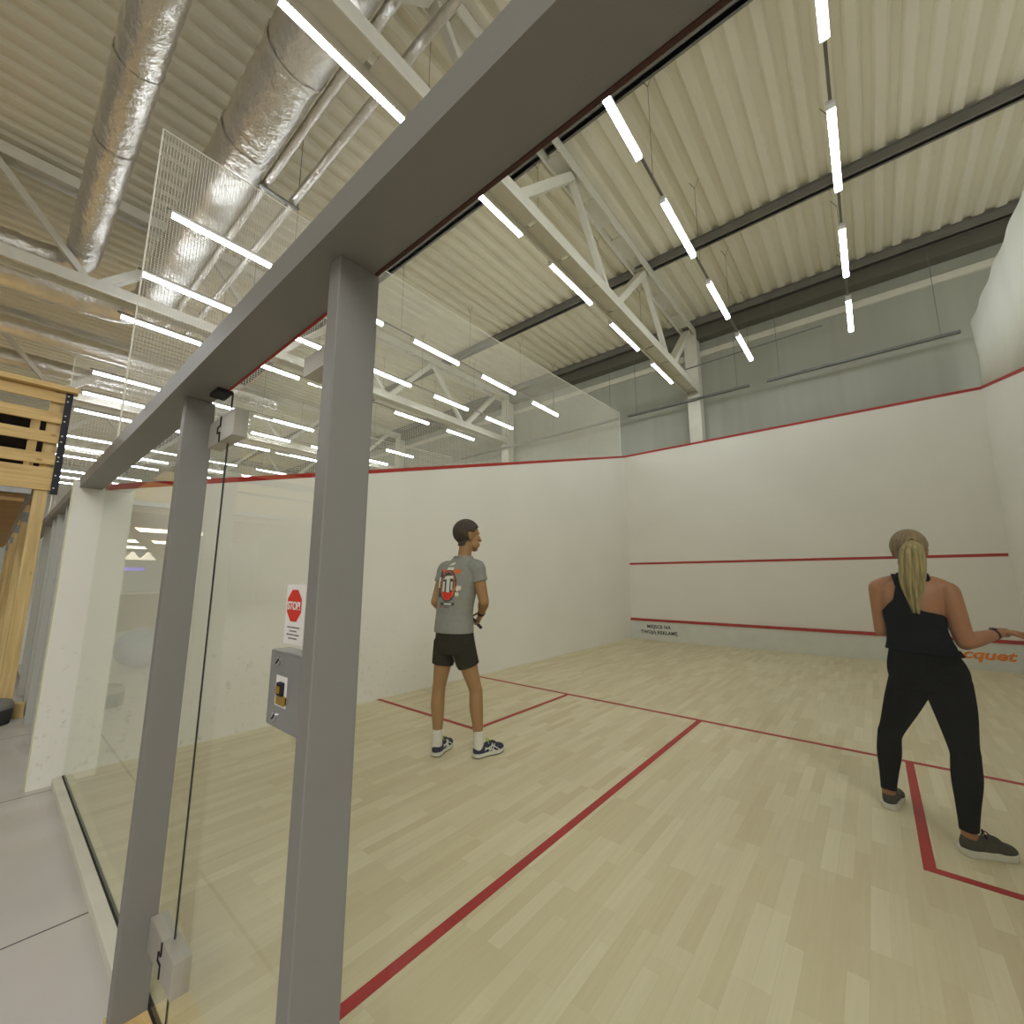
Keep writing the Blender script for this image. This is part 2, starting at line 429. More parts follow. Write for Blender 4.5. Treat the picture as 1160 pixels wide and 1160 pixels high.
def put_text(bm, origin, right, up):
    r, u = Vector(right).normalized(), Vector(up).normalized(); n = r.cross(u)
    mt = Matrix(((r.x, u.x, n.x, origin[0]), (r.y, u.y, n.y, origin[1]), (r.z, u.z, n.z, origin[2]), (0, 0, 0, 1)))
    bmesh.ops.transform(bm, matrix=mt, verts=bm.verts[:]); return bm

# ------------------------------------------------------------------ camera
F_PX = 486.58; CAM = Vector((4.7027, -.5152, 1.4181)); PAN, PIT = -.69388, .15576
cam = bpy.data.cameras.new('camera'); cam.sensor_width = 36; cam.lens = F_PX / 1160 * 36; cam.clip_start = .03; cam.clip_end = 200
co = bpy.data.objects.new('camera', cam); COL.objects.link(co)
co.location = CAM; co.rotation_euler = (PI / 2 + PIT, 0, -PAN)
SC.camera = co
_R = Vector((math.cos(PAN), -math.sin(PAN), 0)); _F0 = Vector((math.sin(PAN), math.cos(PAN), 0)); _Z = Vector((0, 0, 1))
_F = _F0 * math.cos(PIT) + _Z * math.sin(PIT); _U = _Z * math.cos(PIT) - _F0 * math.sin(PIT)
def px(p):
    d = Vector(p) - CAM; z = d.dot(_F)
    if z < .05: return None
    return 580 + F_PX * d.dot(_R) / z, 580 - F_PX * d.dot(_U) / z
def inframe(p, m=0):
    q = px(p); return q is not None and -m < q[0] < 1160 + m and -m < q[1] < 1160 + m

# ------------------------------------------------------------------ the court shell
W, D = 6.4, 9.75
PITCH = 6.53
def outline_z(y): return 2.13 + (4.57 - 2.13) * max(0, y) / D

fl = obj('floor', B(-.005, W, 0, D, -.12, 0), M['floor'])
tag(fl, 'pale maple strip floor of the squash court', 'floor', kind='structure')
def stripe(x0, x1, y0, y1, label):
    o = obj('court_line', B(x0, x1, y0, y1, .0005, .002), M['tape'], fl); o['label'] = label
stripe(0, W, 4.26, 4.31, 'red short line across the court')
stripe(3.175, 3.225, .0, 4.26, 'red half court line running to the glass')
stripe(1.6, 1.65, 2.61, 4.26, 'red side line of the service box behind the man')
stripe(0, 1.6, 2.61, 2.66, 'red back line of the service box behind the man')
stripe(4.75, 4.80, 2.61, 4.26, 'red side line of the service box under the woman')
stripe(4.80, W, 2.61, 2.66, 'red back line of the service box under the woman')

def side_wall(x0, x1):
    return prism([(-.175, -.05), (D + .1, -.05), (D + .1, 4.62), (D, 4.62), (0, 2.18), (-.175, 2.18)], 0, x0, x1)
wl = obj('wall_left', side_wall(-.13, 0), M['wall'])
tag(wl, 'white left side wall of the squash court', 'wall', kind='structure')
def side_line(xa, xb, parent, lab):
    o = obj('out_line', prism([(0, 2.13), (D, 4.57), (D, 4.62), (0, 2.18)], 0, xa, xb), M['red'], parent); o['label'] = lab
side_line(-.005, .002, wl, 'red sloping out line along the top of the left wall')
o = obj('wall_end', B(-.131, .0005, -.18, -.1745, -.05, 2.19), M['edge'], wl); o['label'] = 'end face of the left wall, tinted pale to look lit'
wr = obj('wall_right', side_wall(W, W + .13), M['wall'])
tag(wr, 'white right side wall of the squash court', 'wall', kind='structure')
side_line(W - .002, W + .005, wr, 'red sloping out line along the top of the right wall')
wf = obj('wall_front', B(0, W, D, D + .12, -.05, 4.62), M['wall'])
tag(wf, 'white front wall of the squash court with red service line', 'wall', kind='structure')
o = obj('out_line', B(0, W, D - .002, D + .005, 4.57, 4.62), M['red'], wf); o['label'] = 'red out line along the top of the front wall'
o = obj('service_line', B(.02, W - .02, D - .003, D + .002, 1.78, 1.83), M['red'], wf); o['label'] = 'red service line across the front wall'

tin = thing('tin_board', 'low pale tin board along the foot of the front wall with red top strip', 'tin board', (3.2, D, 0))
obj('board', B(0.001, W - .001, D - .03, D - .001, 0, .43), M['tin'], tin)
o = obj('top_strip', prism([(D - .045, .43), (D - .001, .43), (D - .001, .485), (D - .04, .48)], 0, .001, W - .001), M['red'], tin); o['label'] = 'red top strip of the tin'
for tx, z, s, sp in (('MIEJSCE NA', .275, .105, 1.05), ('TWOJĄ REKLAMĘ', .145, .105, 1.05)):
    bm = text_mesh(tx, s, .001, 0, sp, bold=.003); put_text(bm, (.69, D - .032, z), (1, 0, 0), (0, 0, 1))
    o = obj('lettering', bm, M['ink'], tin); o['label'] = 'dark lettering ' + tx
bm = text_mesh('racquet', .25, .001, .28, 1.0, bold=.008); put_text(bm, (5.86, D - .032, .165), (1.35, 0, 0), (0, 0, 1))
bmesh.ops.scale(bm, vec=(1.02, 1, .82), space=Matrix.Translation((-5.86, -D, -.2)), verts=bm.verts[:])
o = obj('lettering', bm, M['orange'], tin); o['label'] = 'orange slanted lettering'

# ------------------------------------------------------------------ the grey frame, glass and door
GY = 0.0
def pane(name, x0, x1, z0, z1, lab):
    o = obj(name, B(x0, x1, GY - .002, GY + .002, z0, z1), M['glass'])
    return tag(o, lab, 'window', kind='structure')
pane('window_1', .002, 2.872, .004, 2.15, 'fixed glass pane between the white wall end and the glass door')
pane('window_2', 3.70, W - .002, .004, 2.15, 'wide fixed glass pane right of the post with the lock')

fr = thing('steel_portal', 'grey painted steel frame in front of the court glass, nearest the viewer', 'frame', (3.2, -.08, -.05))
def beam_bm(x0, x1):
    bm = bmesh.new(); box(bm, x0, x1, -.15, -.02, 2.13, 2.207); return bm
obj('beam', beam_bm(0, 6.395), M['steel'], fr)
for x, lab in ((2.652, 'grey post on the hinge side of the glass door'), (3.822, 'grey post beside the door lock')):
    o = obj('post', B(x, x + .046, -.104, -.006, -.05 if x < 3 else -.05, 2.13, .003), M['steel'], fr); o['label'] = lab
o = obj('red_edging', B(2.88, 3.82, -.0198, -.0145, 2.126, 2.145), M['red'], fr); o['label'] = 'thin red strip along the inner edge of the beam above the door'
obj('glazing_channel', B(3.87, 6.4, -.0198, -.012, 2.127, 2.14), M['darkred'], fr)

dr = thing('door_1', 'frameless glass door of the squash court with nickel hinges and lock', 'door', (3.28, 0, 0), kind='structure')
obj('door_pane', B(2.879, 3.692, GY - .002, GY + .002, .012, 2.12), M['glass'], dr)
obj('door_seal', B(2.8735, 2.8775, GY - .0025, GY + .0025, .005, 2.13), M['dark'], dr)
obj('pivot', B(2.80, 2.89, -.055, -.005, 2.115, 2.129), M['dark'], dr)
def hinge(x0, xm, x1, z0, z1, lab):
    h = obj('hinge', B(x0, xm - .001, -.028, .020, z0, z1, .003), M['steel2'], dr); h['label'] = lab
    o = obj('hinge_leaf', B(xm + .001, x1, -.028, .020, z0, z1, .003), M['steel2'], h)
    bm = bmesh.new()
    zz = (z0 + z1) / 2; t = .0295
    for a, b in (((xm, z1), (xm, zz + .012)), ((xm, zz + .012), (xm - .028, zz + .012)), ((xm - .028, zz + .012), (xm - .028, zz - .012)), ((xm - .028, zz - .012), (xm, zz - .012)), ((xm, zz - .012), (xm, z0))):
        bar(bm, (a[0], -t, a[1]), (b[0], -t, b[1]), .004, .004, (0, 1, 0))
    obj('hinge_joint', bm, M['dark'], h)
hinge(2.74, 2.875, 3.01, 1.925, 2.025, 'nickel hinge block at the top of the glass door')
hinge(2.70, 2.862, 2.985, .185, .285, 'nickel hinge block at the foot of the glass door')
lk = obj('lock_plate', B(3.493, 3.69, -.03, .02, 1.062, 1.242, .006), M['lock'], dr); lk['label'] = 'satin steel lock case on the glass door'
def disc(bm, c, r, d, seg=16):
    tube(bm, [Vector(c), Vector(c) + Vector((0, -d, 0))], r, seg)
for z in (1.218, 1.088):
    bm = bmesh.new(); disc(bm, (3.545, -.03, z), .011, .004); obj('screw', bm, M['chrome'], lk)
    bm = bmesh.new(); bar(bm, (3.538, -.0345, z - .006), (3.552, -.0345, z + .006), .003, .002, (0, 1, 0)); obj('screw_slot', bm, M['dark'], lk)
obj('latch_recess', B(3.542, 3.60, -.0315, -.02, 1.115, 1.185), M['paper'], lk)
obj('latch', B(3.555, 3.60, -.036, -.028, 1.12, 1.142, .002), M['brass'], lk)
obj('latch_cam', B(3.562, 3.59, -.040, -.028, 1.142, 1.172, .003), M['dark'], lk)
obj('latch_bolt', B(3.568, 3.584, -.043, -.038, 1.148, 1.164, .002), M['brass'], lk)
bm = bmesh.new(); box(bm, 3.548, 3.66, -.028, .018, 1.968, 2.022); o = obj('top_clamp', bm, M['steel2'], dr); o['label'] = 'nickel clamp at the top of the door beside the post'

sg = thing('warning_sign', 'white paper sign with a red stop octagon taped to the glass door', 'sign', (3.56, -.006, 1.255))
obj('paper', B(3.508, 3.612, -.0075, -.0058, 1.256, 1.405), M['paper'], sg)
bm = bmesh.new(); cx, cz, r = 3.556, 1.352, .043
vs = [bm.verts.new((cx + r * math.cos(PI / 8 + k * PI / 4), -.0082, cz + r * math.sin(PI / 8 + k * PI / 4))) for k in range(8)]
bm.faces.new(vs[::-1]); o = obj('stop_octagon', bm, M['sred'], sg)
bm = text_mesh('STOP!', .028, .0003, 0, .95, bold=.0007); put_text(bm, (cx, -.009, cz - .010), (1, 0, 0), (0, 0, 1)); obj('stop_lettering', bm, M['paper'], sg)
bm = bmesh.new()
for i, (wds, z) in enumerate((([.014, .010, .022, .012], 1.296), ([.016, .020], 1.287), ([.020, .012, .006, .02], 1.278), ([.018, .026], 1.269))):
    tot = sum(wds) + .003 * (len(wds) - 1); x = 3.558 - tot / 2
    for w_ in wds: box(bm, x, x + w_, -.0083, -.0077, z, z + .0034); x += w_ + .003
obj('small_print', bm, M['inkgrey'], sg)

ks = obj('kerb', B(.0, 2.62, -.056, -.0055, -.05, .0, .004), M['kerb']); tag(ks, 'pale raised kerb under the fixed glass left of the door', 'kerb', kind='structure')
kt = obj('threshold', B(2.622, 3.9, -.105, -.0055, -.05, .0, .003), M['pine']); tag(kt, 'light pine threshold at the foot of the glass door', 'threshold', kind='structure')
k2 = obj('kerb', B(3.902, W, -.056, -.0055, -.05, .0, .004), M['kerb']); tag(k2, 'pale raised kerb under the wide glass pane on the right', 'kerb', kind='structure')
gl = obj('trim_1', B(.0, W, -.0055, .012, -.02, .002), M['dark']); tag(gl, 'dark channel holding the foot of the glass', 'trim', kind='structure')

hf = obj('floor_hall', B(-30, 9, -12, 0, -.2, -.05), M['tile']); tag(hf, 'grey tiled hall floor outside the court', 'floor', kind='structure')
nf = obj('floor_beyond', B(-30, -.005, 0, 10.4, -.2, -.01), M['floor']); tag(nf, 'pale floor of the neighbouring courts', 'floor', kind='structure')

# ------------------------------------------------------------------ hall shell: roof, front and end walls
def roof_bm(x0, x1, y0, y1, z):
    bm = bmesh.new(); P = .272; prof = []
    x = x0
    while x < x1:
        prof += [(x, z), (x + .10, z), (x + .135, z + .055), (x + .235, z + .055)]
        x += P
    a = [bm.verts.new((p[0], y0, p[1])) for p in prof]; b = [bm.verts.new((p[0], y1, p[1])) for p in prof]
    for i in range(len(prof) - 1): bm.faces.new([a[i], a[i + 1], b[i + 1], b[i]])
    return bm
rf = obj('ceiling', roof_bm(-30, 9, -12, 10.4, 7.78), M['roof']); tag(rf, 'beige corrugated steel roof deck', 'ceiling', kind='structure')
hw = obj('wall_hall_front', B(-30, 9, 10.32, 10.45, -.2, 7.9), M['panel']); tag(hw, 'grey panelled building wall beyond the front wall', 'wall', kind='structure')
he = obj('wall_hall_end', B(-30.1, -29.9, -12, 10.4, -.2, 7.9), M['hallwall']); tag(he, 'white end wall of the hall far to the left', 'wall', kind='structure')
hb = obj('wall_sky_blocker', B(-30, -2.5, -12.1, -12, -.2, 7.9), M['grey']); tag(hb, 'grey hall wall added to keep bright sky out of the glass reflection', 'wall', kind='structure')  # out-of-view wall added so the panes do not mirror the bright world
o = obj('trim_2', B(-30, 9, 10.25, 10.33, 6.95, 7.09), M['truss']); tag(o, 'white rail high on the building wall', 'trim', kind='structure')
o = obj('trim_3', B(-30, 9, 10.05, 10.31, 7.35, 7.62), M['gutter']); tag(o, 'dark gutter beam where wall and roof meet', 'trim', kind='structure')

PUR = [(9.95, 'grey roof purlin nearest the building wall'), (7.3, 'grey roof purlin crossing the middle of the court ceiling'), (3.95, 'grey roof purlin just beyond the court glass beam')]
for y, lab in PUR:
    bm = bmesh.new(); box(bm, -30, 9, y - .035, y + .035, 7.60, 7.78); box(bm, -30, 9, y - .07, y + .07, 7.60, 7.612); box(bm, -30, 9, y - .07, y + .07, 7.765, 7.778)
    tag(obj('roof_purlin', bm, M['purlin'], loc=(0, y, 7.6)), lab, 'purlin', 'roof purlins')

# trusses along the hall
def truss(x, ph, lab, col_lab):
    t = thing('roof_truss', lab, 'roof truss', (x, 10, 5.9), 'white roof trusses')
    y0, y1 = -9.0, 10.05
    for nm, z0, z1 in (('bottom_chord', 5.90, 6.08), ('top_chord', 7.42, 7.60)):
        bm = bmesh.new()
        for s in (-1, 1): box(bm, x + s * .13 - .012, x + s * .13 + .012, y0, y1, z0, z1)
        zc = (z0 + z1) / 2; y = y0
        while y < y1:      # battens leave slots between them
            box(bm, x - .12, x + .12, y, min(y + (.62 if nm == 'top_chord' else .72), y1), zc - .008, zc + .008); y += 1.0 if nm == 'top_chord' else .78
        obj(nm, bm, M['truss'], t)
    k = 0; yb = 8.45 + ph; yt = yb + 1.35
    while yb > -8:
        bm = bmesh.new(); bar(bm, (x, yt, 7.45), (x, yb, 6.05), .17, .12, (0, 1, 0)); obj('brace', bm, M['truss'], t)
        bm = bmesh.new(); bar(bm, (x, yb - .12, 6.05), (x, yb - 1.28, 7.45), .09, .09, (0, 1, 0)); obj('brace', bm, M['truss'], t)
        yb -= 2.7; yt -= 2.7
    c = obj('steel_column', B(x - .145, x + .145, 10.0, 10.28, -.1, 7.56), M['truss'], loc=(x, 10.1, -.1))
    tag(c, col_lab, 'column', 'white steel columns')
truss(1.75, 0, 'white lattice roof truss crossing above the players\' court', 'white steel column rising behind the front wall of the players\' court')
truss(-4.35, -.3, 'white lattice roof truss above the next court, seen through the netting', 'white steel column behind the next court, seen through the netting')
truss(-10.45, -.3, 'white lattice roof truss two courts away to the left', 'white steel column two courts away to the left')
truss(-16.55, -.3, 'white lattice roof truss farthest down the hall', 'white steel column farthest down the hall')

# cable trays hung in front of the building wall, a thin rod above
def tray(x0, x1, lab):
    t = thing('cable_tray', lab, 'cable tray', ((x0 + x1) / 2, 9.95, 5.74), 'cable trays by the building wall')
    bm = bmesh.new(); box(bm, x0, x1, 9.91, 9.99, 5.73, 5.737)
    bm.free(); bm = prism([(9.91, 5.73), (9.99, 5.73), (9.99, 5.775), (9.985, 5.775), (9.985, 5.737), (9.915, 5.737), (9.915, 5.775), (9.91, 5.775)], 0, x0, x1)
    obj('tray', bm, M['tray'], t)
    n = max(2, int((x1 - x0) / 1.4)); bm = bmesh.new()
    for i in range(n):
        xx = x0 + .25 + (x1 - x0 - .5) * i / (n - 1); bm = bmesh.new(); box(bm, xx - .004, xx + .004, 9.946, 9.954, 5.737, 7.6); obj('hanger', bm, M['wire'], t)
tray(.05, 2.98, 'zinc cable tray hanging left, across the white column')
tray(3.32, 6.32, 'zinc cable tray hanging right of the white column')
tray(-6.4, -.2, 'zinc cable tray behind the netting of the left wall')
bm = bmesh.new(); tube(bm, [(1.6, 9.98, 6.6), (4.4, 9.98, 6.66)], .014, 8)
tag(obj('steel_rod', bm, M['tray'], loc=(3, 9.98, 6.6)), 'thin steel rod running right from the white column', 'rod')

# ------------------------------------------------------------------ ball netting
def net(x, lab, cell=.024, th=.0042, y1=9.6, y0=.03, ztop0=5.62, ztop1=5.78):
    t = thing('safety_net', lab, 'net', (x, 5, 2.2), 'white safety nets above the side walls')
    def top(y): return ztop0 + (ztop1 - ztop0) * y / D - .08 * math.sin(PI * min(1, y / D))
    def bot(y): return outline_z(y) + .045
    bm = bmesh.new(); n = int((y1 - y0) / cell)
    def rib(a, b):   # flat crossing ribbons, seen from both sides
        d = (b - a).normalized(); s = d.cross(Vector((1, 0, 0))).normalized() * th / 2
        bm.faces.new([bm.verts.new(p) for p in (a - s, b - s, b + s, a + s)])
        s = Vector((th / 2, 0, 0))
        bm.faces.new([bm.verts.new(p) for p in (a - s, b - s, b + s, a + s)])
    for i in range(n + 1):
        y = y0 + (y1 - y0) * i / n; rib(Vector((x, y, bot(y))), Vector((x, y, top(y))))
    z = 2.2
    while z < 5.8:
        ys = [y0 + (y1 - y0) * k / 60 for k in range(61)]
        ins = [y for y in ys if bot(y) < z < top(y)]
        if len(ins) > 1: rib(Vector((x, ins[0], z)), Vector((x, ins[-1], z)))
        z += cell
    obj('mesh', bm, M['net'], t)
    bm = bmesh.new(); ys = [y0 + (y1 - y0) * k / 24 for k in range(25)]
    tube(bm, [(x, y, top(y)) for y in ys], .007, 6)
    tube(bm, [(x, y0, bot(y0)), (x, y0, top(y0))], .007, 6); tube(bm, [(x, y1, bot(y1)), (x, y1, top(y1))], .009, 6)
    obj('border_rope', bm, M['net'], t)
net(-.03, 'white safety net standing on the left wall of the players\' court')
net(-PITCH - .03, 'white safety net on the far side wall of the next court', .045, .004)
net(-2 * PITCH - .03, 'white safety net on the side wall two courts away', .1, .007)
bm = bmesh.new(); ny = 60
prev = None
for i in range(ny + 1):
    y = 2.0 + (9.7 - 2.0) * i / ny; zt = 5.66 + .1 * y / D
    xx = W + .02 + .012 * math.sin(y * 7) ; x2 = W + .05 + .03 * math.sin(y * 3.1 + 1)
    row = [bm.verts.new((xx, y, outline_z(y) + .04)), bm.verts.new((x2, y, (outline_z(y) + zt) / 2)), bm.verts.new((xx, y, zt))]
    if prev:
        for k in range(2): bm.faces.new([prev[k], row[k], row[k + 1], prev[k + 1]])
    prev = row
sh = obj('screen_sheet', bm, M['sheet'], smooth=True, loc=(W, 5, 3)); sh.modifiers.new('s', 'SOLIDIFY').thickness = .006
tag(sh, 'white screen sheet standing above the right side wall', 'screen')

# ------------------------------------------------------------------ neighbouring courts
def next_court(k, lab_wall, lab_frame, lab_pane):
    ox = -PITCH * k
    w_ = obj('wall_partition', side_wall(ox - .13, ox), M['wall']); tag(w_, lab_wall, 'wall', kind='structure')
    side_line(ox - .005, ox + .002, w_, None) if False else None
    f = thing('steel_portal', lab_frame, 'frame', (ox + 3.2, -.08, -.05))
    obj('beam', beam_bm(ox, ox + W), M['steel'], f)
    for x in (2.652, 3.822, 4.35, 5.2): obj('post', B(ox + x, ox + x + .046, -.115, -.006, -.05, 2.13), M['steel_lightened'], f)
    o = obj('window_%d' % (k + 2), B(ox + .01, ox + W - .01, -.005, .005, .004, 2.13), M['glass']); tag(o, lab_pane, 'window', kind='structure')
next_court(1, 'white wall between the next court and the one beyond', 'grey steel frame of the next court beyond the white wall end', 'glass front of the next court beyond the white wall end')
obj_k = obj('kerb', B(-PITCH, -.14, -.056, -.0055, -.05, .0), M['kerb']); tag(obj_k, 'pale kerb in front of the next court', 'kerb', kind='structure')
w_ = obj('wall_partition', side_wall(-2 * PITCH - .13, -2 * PITCH), M['wall']); tag(w_, 'white side wall two courts away to the left', 'wall', kind='structure')
wn = obj('wall_next_front', B(-30, -.13, D, D + .12, -.05, 4.62), M['wall']); tag(wn, 'white front wall of the courts to the left', 'wall', kind='structure')

# ------------------------------------------------------------------ strip lights
LZ = 5.97; YS = [.40, 2.30, 4.18, 6.08, 7.98]
ROW = [('left', -1.66), ('middle', 0.0), ('right', 1.66)]
ORD = ['farthest from the front wall', 'fourth from the front wall', 'third from the front wall', 'second from the front wall', 'nearest the front wall']
COURT = ['over the players\' court', 'over the next court', 'two courts to the left', 'three courts to the left', 'four courts to the left']
lamp0 = None
def lamp_label(k, r, j): return 'white strip light %s, %s row, %s' % (COURT[k], ROW[r][0], ORD[j])
for k in range(5):
    for r, (rn, rx) in enumerate(ROW):
        x = 3.18 - PITCH * k + rx
        for j, y in enumerate(YS):
            c = (x, y + .6, LZ)
            if not (inframe((x, y + .1, LZ), 15) or inframe((x, y + 1.1, LZ), 15)): continue
            q = px(c)
            if k >= 1 and q and q[1] > 552: continue
            loc = (x, y, LZ)
            if lamp0 is None:
                lamp0 = thing('ceiling_strip_light', lamp_label(k, r, j), 'strip light', loc, 'strip lights in rows under the roof')
                bm = bmesh.new(); box(bm, x - .035, x + .035, y, y + 1.2, LZ + .035, LZ + .075); obj('housing', bm, M['housing'], lamp0)
                bm = prism([(x - .036, LZ + .035), (x - .03, LZ - .004), (x - .018, LZ - .014), (x + .018, LZ - .014), (x + .03, LZ - .004), (x + .036, LZ + .035)], 1, y + .012, y + 1.188); obj('diffuser', bm, M['lamp'], lamp0)
                for yy in (y, y + 1.188): obj('end_cap', B(x - .037, x + .037, yy, yy + .012, LZ - .015, LZ + .075), M['housing'], lamp0)
            else:
                dup(lamp0, loc, lamp_label(k, r, j))
# carrying rails between the lamps
for k in range(3):
    for r, (rn, rx) in enumerate(ROW):
        x = 3.18 - PITCH * k + rx
        bm = bmesh.new(); box(bm, x - .014, x + .014, .36, 9.25, LZ + .076, LZ + .1)
        rr = thing('lighting_rail', 'grey rail %s holding the %s row of strip lights' % (COURT[k], rn), 'rail', (x, 4, LZ + .08), 'lighting rails under the roof')
        obj('rail', bm, M['purlin'], rr)
        bm = bmesh.new()
        for yy in (1.9, 3.9, 5.7, 7.5, 9.0):
            bm = bmesh.new(); tube(bm, [(x + .07, yy, 7.5), (x, yy, 7.35), (x, yy, LZ + .1)], .0035, 5); tube(bm, [(x - .07, yy, 7.5), (x, yy, 7.35)], .005, 5)
            obj('suspension_wire', bm, M['wire'], rr)

# ------------------------------------------------------------------ ducts
def wrinkle(bm, amp, seed):
    rnd = random.Random(seed)
    for v in bm.verts: v.co += Vector((rnd.uniform(-1, 1), rnd.uniform(-1, 1), rnd.uniform(-1, 1))) * amp
def duct(pts, r, lab, group='foil ducts', step=.09, amp=.006, seams=True):
    t = thing('ceiling_duct', lab, 'duct', pts[0], group)
    q = [Vector(p) for p in pts]; path = []
    for a, b in zip(q, q[1:]):
        n = max(1, int((b - a).length / step)); path += [a.lerp(b, i / n) for i in range(n)]
    path.append(q[-1])
    rnd = random.Random(len(lab)); rad = [r * (1 + rnd.uniform(-.018, .018)) for _ in path]
    bm = bmesh.new(); tube(bm, path, rad, 28); wrinkle(bm, amp, len(lab)); obj('foil_jacket', bm, M['foil'], t, True)
    if seams:
        L = 0
        for a, b in zip(path, path[1:]):
            L += (b - a).length
            if L > 1.25: L = 0; d = (b - a).normalized(); bm = bmesh.new(); tube(bm, [a, a + d * .05], r * 1.025, 28, cap=False); obj('tape_seam', bm, M['foil'], t, True)
    return t
def elbow(p0, pc, p1, n=8):
    a, c, b = Vector(p0), Vector(pc), Vector(p1)
    return [tuple((1 - t) ** 2 * a + 2 * t * (1 - t) * c + t * t * b) for t in [i / n for i in range(n + 1)]]
duct([(4.5, -.17, 6.58)] + elbow((-4.5, -.17, 6.58), (-5.1, -.17, 6.58), (-5.1, -.77, 6.58)) + [(-5.1, -4, 6.58)], .2, 'foil wrapped duct nearest the viewer, left of the wide duct')
duct([(4.5, .84, 6.62)] + elbow((-5.2, .84, 6.62), (-6.1, .84, 6.62), (-6.1, -.08, 6.62)) + [(-6.1, -4, 6.62)], .29, 'wide foil wrapped duct beside the two thin pipes')
duct([(-8.85, -4, 6.75), (-8.85, 4.5, 6.75)], .2, 'foil duct running along the hall above the wooden gallery')
duct([(-10.9, -4, 6.75), (-10.9, 4.5, 6.75)], .2, 'foil duct along the hall farthest beyond the wooden gallery')
duct([(4.5, 1.20, 6.58), (-6, 1.20, 6.58)], .05, 'thin foil pipe close beside the wide duct', 'thin foil pipes', .25, .003, False)
duct([(4.5, 1.55, 6.58), (-6, 1.55, 6.58)], .05, 'thin foil pipe on the side away from the wide duct', 'thin foil pipes', .25, .003, False)
ph_ = thing('pipe_hanger', 'steel hanger bracket under the two thin foil pipes', 'hanger', (-.95, 1.37, 6.5))
bm = bmesh.new(); box(bm, -.97, -.93, 1.12, 1.63, 6.495, 6.525); obj('bracket', bm, M['galv'], ph_)
for yy in (1.14, 1.61):
    bm = bmesh.new(); tube(bm, [(-.95, yy, 6.52), (-.95, yy, 7.8)], .005, 6); obj('threaded_rod', bm, M['wire'], ph_)

# ------------------------------------------------------------------ timber gallery at the left
gp = thing('timber_gallery', 'timber framed gallery with board railing at the left edge', 'gallery', (-2.65, -.3, -.05))
GX = -2.6
o = obj('handrail', B(GX - .02, GX + .12, -3.2, -.09, 3.64, 3.70, .004), M['timber_y'], gp)
for z0, z1 in ((3.505, 3.63), (3.25, 3.38), (3.005, 3.135), (2.745, 2.875)):
    obj('railing_board', B(GX, GX + .03, -3.2, -.185, z0, z1, .003), M['timber_y'], gp)
obj('fascia', B(GX - .04, GX + .03, -3.2, -.185, 2.44, 2.705, .004), M['timber_y'], gp)
sp_ = obj('steel_post', B(GX - .02, GX + .045, -.185, -.125, 2.40, 3.64), M['black'], gp); sp_['label'] = 'black steel railing post'
for z in (2.47, 2.62, 2.79, 2.84, 3.03, 3.1, 3.28, 3.35, 3.53, 3.6):
    bm = bmesh.new(); tube(bm, [(GX + .044, -.165, z), (GX + .05, -.165, z)], .009, 8); obj('bolt', bm, M['chrome'], sp_)
obj('corner_block', B(GX - .12, GX - .03, -.30, -.19, 2.44, 3.64), M['timber_z'], gp)
for i, (x, w_) in enumerate(((-2.72, .12), (-4.4, .16), (-6.7, .2), (-10, .24), (-13.9, .24))):
    obj('post', B(x, x + w_, -.33 if i else -.31, -.2, -.05, 2.44, .004), M['timber_z'], gp)
    if i: obj('post_bracket', B(x - .002, x + w_ + .002, -.332, -.198, 2.20, 2.34), M['galv'], gp)
obj('plinth_block', B(GX + .02, GX + .12, -.19, -.11, -.05, .10), M['timber_z'], gp)
bm = bmesh.new()
for i in range(80):
    x = GX - .1 - i * .14; box(bm, x - .08, x, -3.2, -.37, 2.30, 2.38)
obj('slatted_soffit', bm, M['soffit'], gp)
bm = bmesh.new(); box(bm, GX - .06, GX + .02, -3.2, -.33, 2.38, 2.44); box(bm, -14, GX - .1, -.37, -.325, 2.36, 2.44); obj('steel_channel', bm, M['galv'], gp)
obj('deck', B(-14, GX - .05, -3.2, -.2, 2.64, 2.70), M['timber_x'], gp)
o = obj('dark_fill_panel', B(-3.4, -3.36, -3.2, -.25, 2.7, 3.47), M['interior_dark'], gp); o['label'] = 'added dark panel standing for the dark gallery interior'  # added sheet that darkens the gaps between the railing boards
obj('rear_stud', B(-3.2, -3.12, -.42, -.34, 2.7, 3.45), M['timber_z'], gp)
bm = bmesh.new(); tube(bm, [(-3.0, -3.2, 3.43), (-3.0, -.55, 3.43), (-3.0, -.42, 3.40)], .035, 10); obj('black_pipe', bm, M['black'], gp)
bm = bmesh.new(); bar(bm, (-5.0, -.7, 2.45), (-5.0, -1.75, 1.55), .12, .12, (1, 0, 0)); obj('brace', bm, M['timber_y'], gp)

bg = thing('floor_bag', 'grey cloth bag with dark folded front on the hall floor by the gallery post', 'bag', (-2.35, -.5, -.05))
bm = bmesh.new(); loft(bm, [(-2.4, -.44, -.045, .20, .24), (-2.4, -.44, .05, .21, .25), (-2.4, -.44, .12, .19, .24), (-2.4, -.44, .15, .12, .18)], (1, 0, 0), (0, 1, 0), 24, 3, 3)
obj('body', bm, M['charcoal'], bg, True)
bm = bmesh.new(); loft(bm, [(-2.4, -.44, .10, .205, .25), (-2.4, -.44, .15, .2, .245), (-2.4, -.44, .18, .13, .19), (-2.4, -.44, .19, .05, .08)], (1, 0, 0), (0, 1, 0), 24, 3, 3)
obj('flap', bm, M['grey'], bg, True)

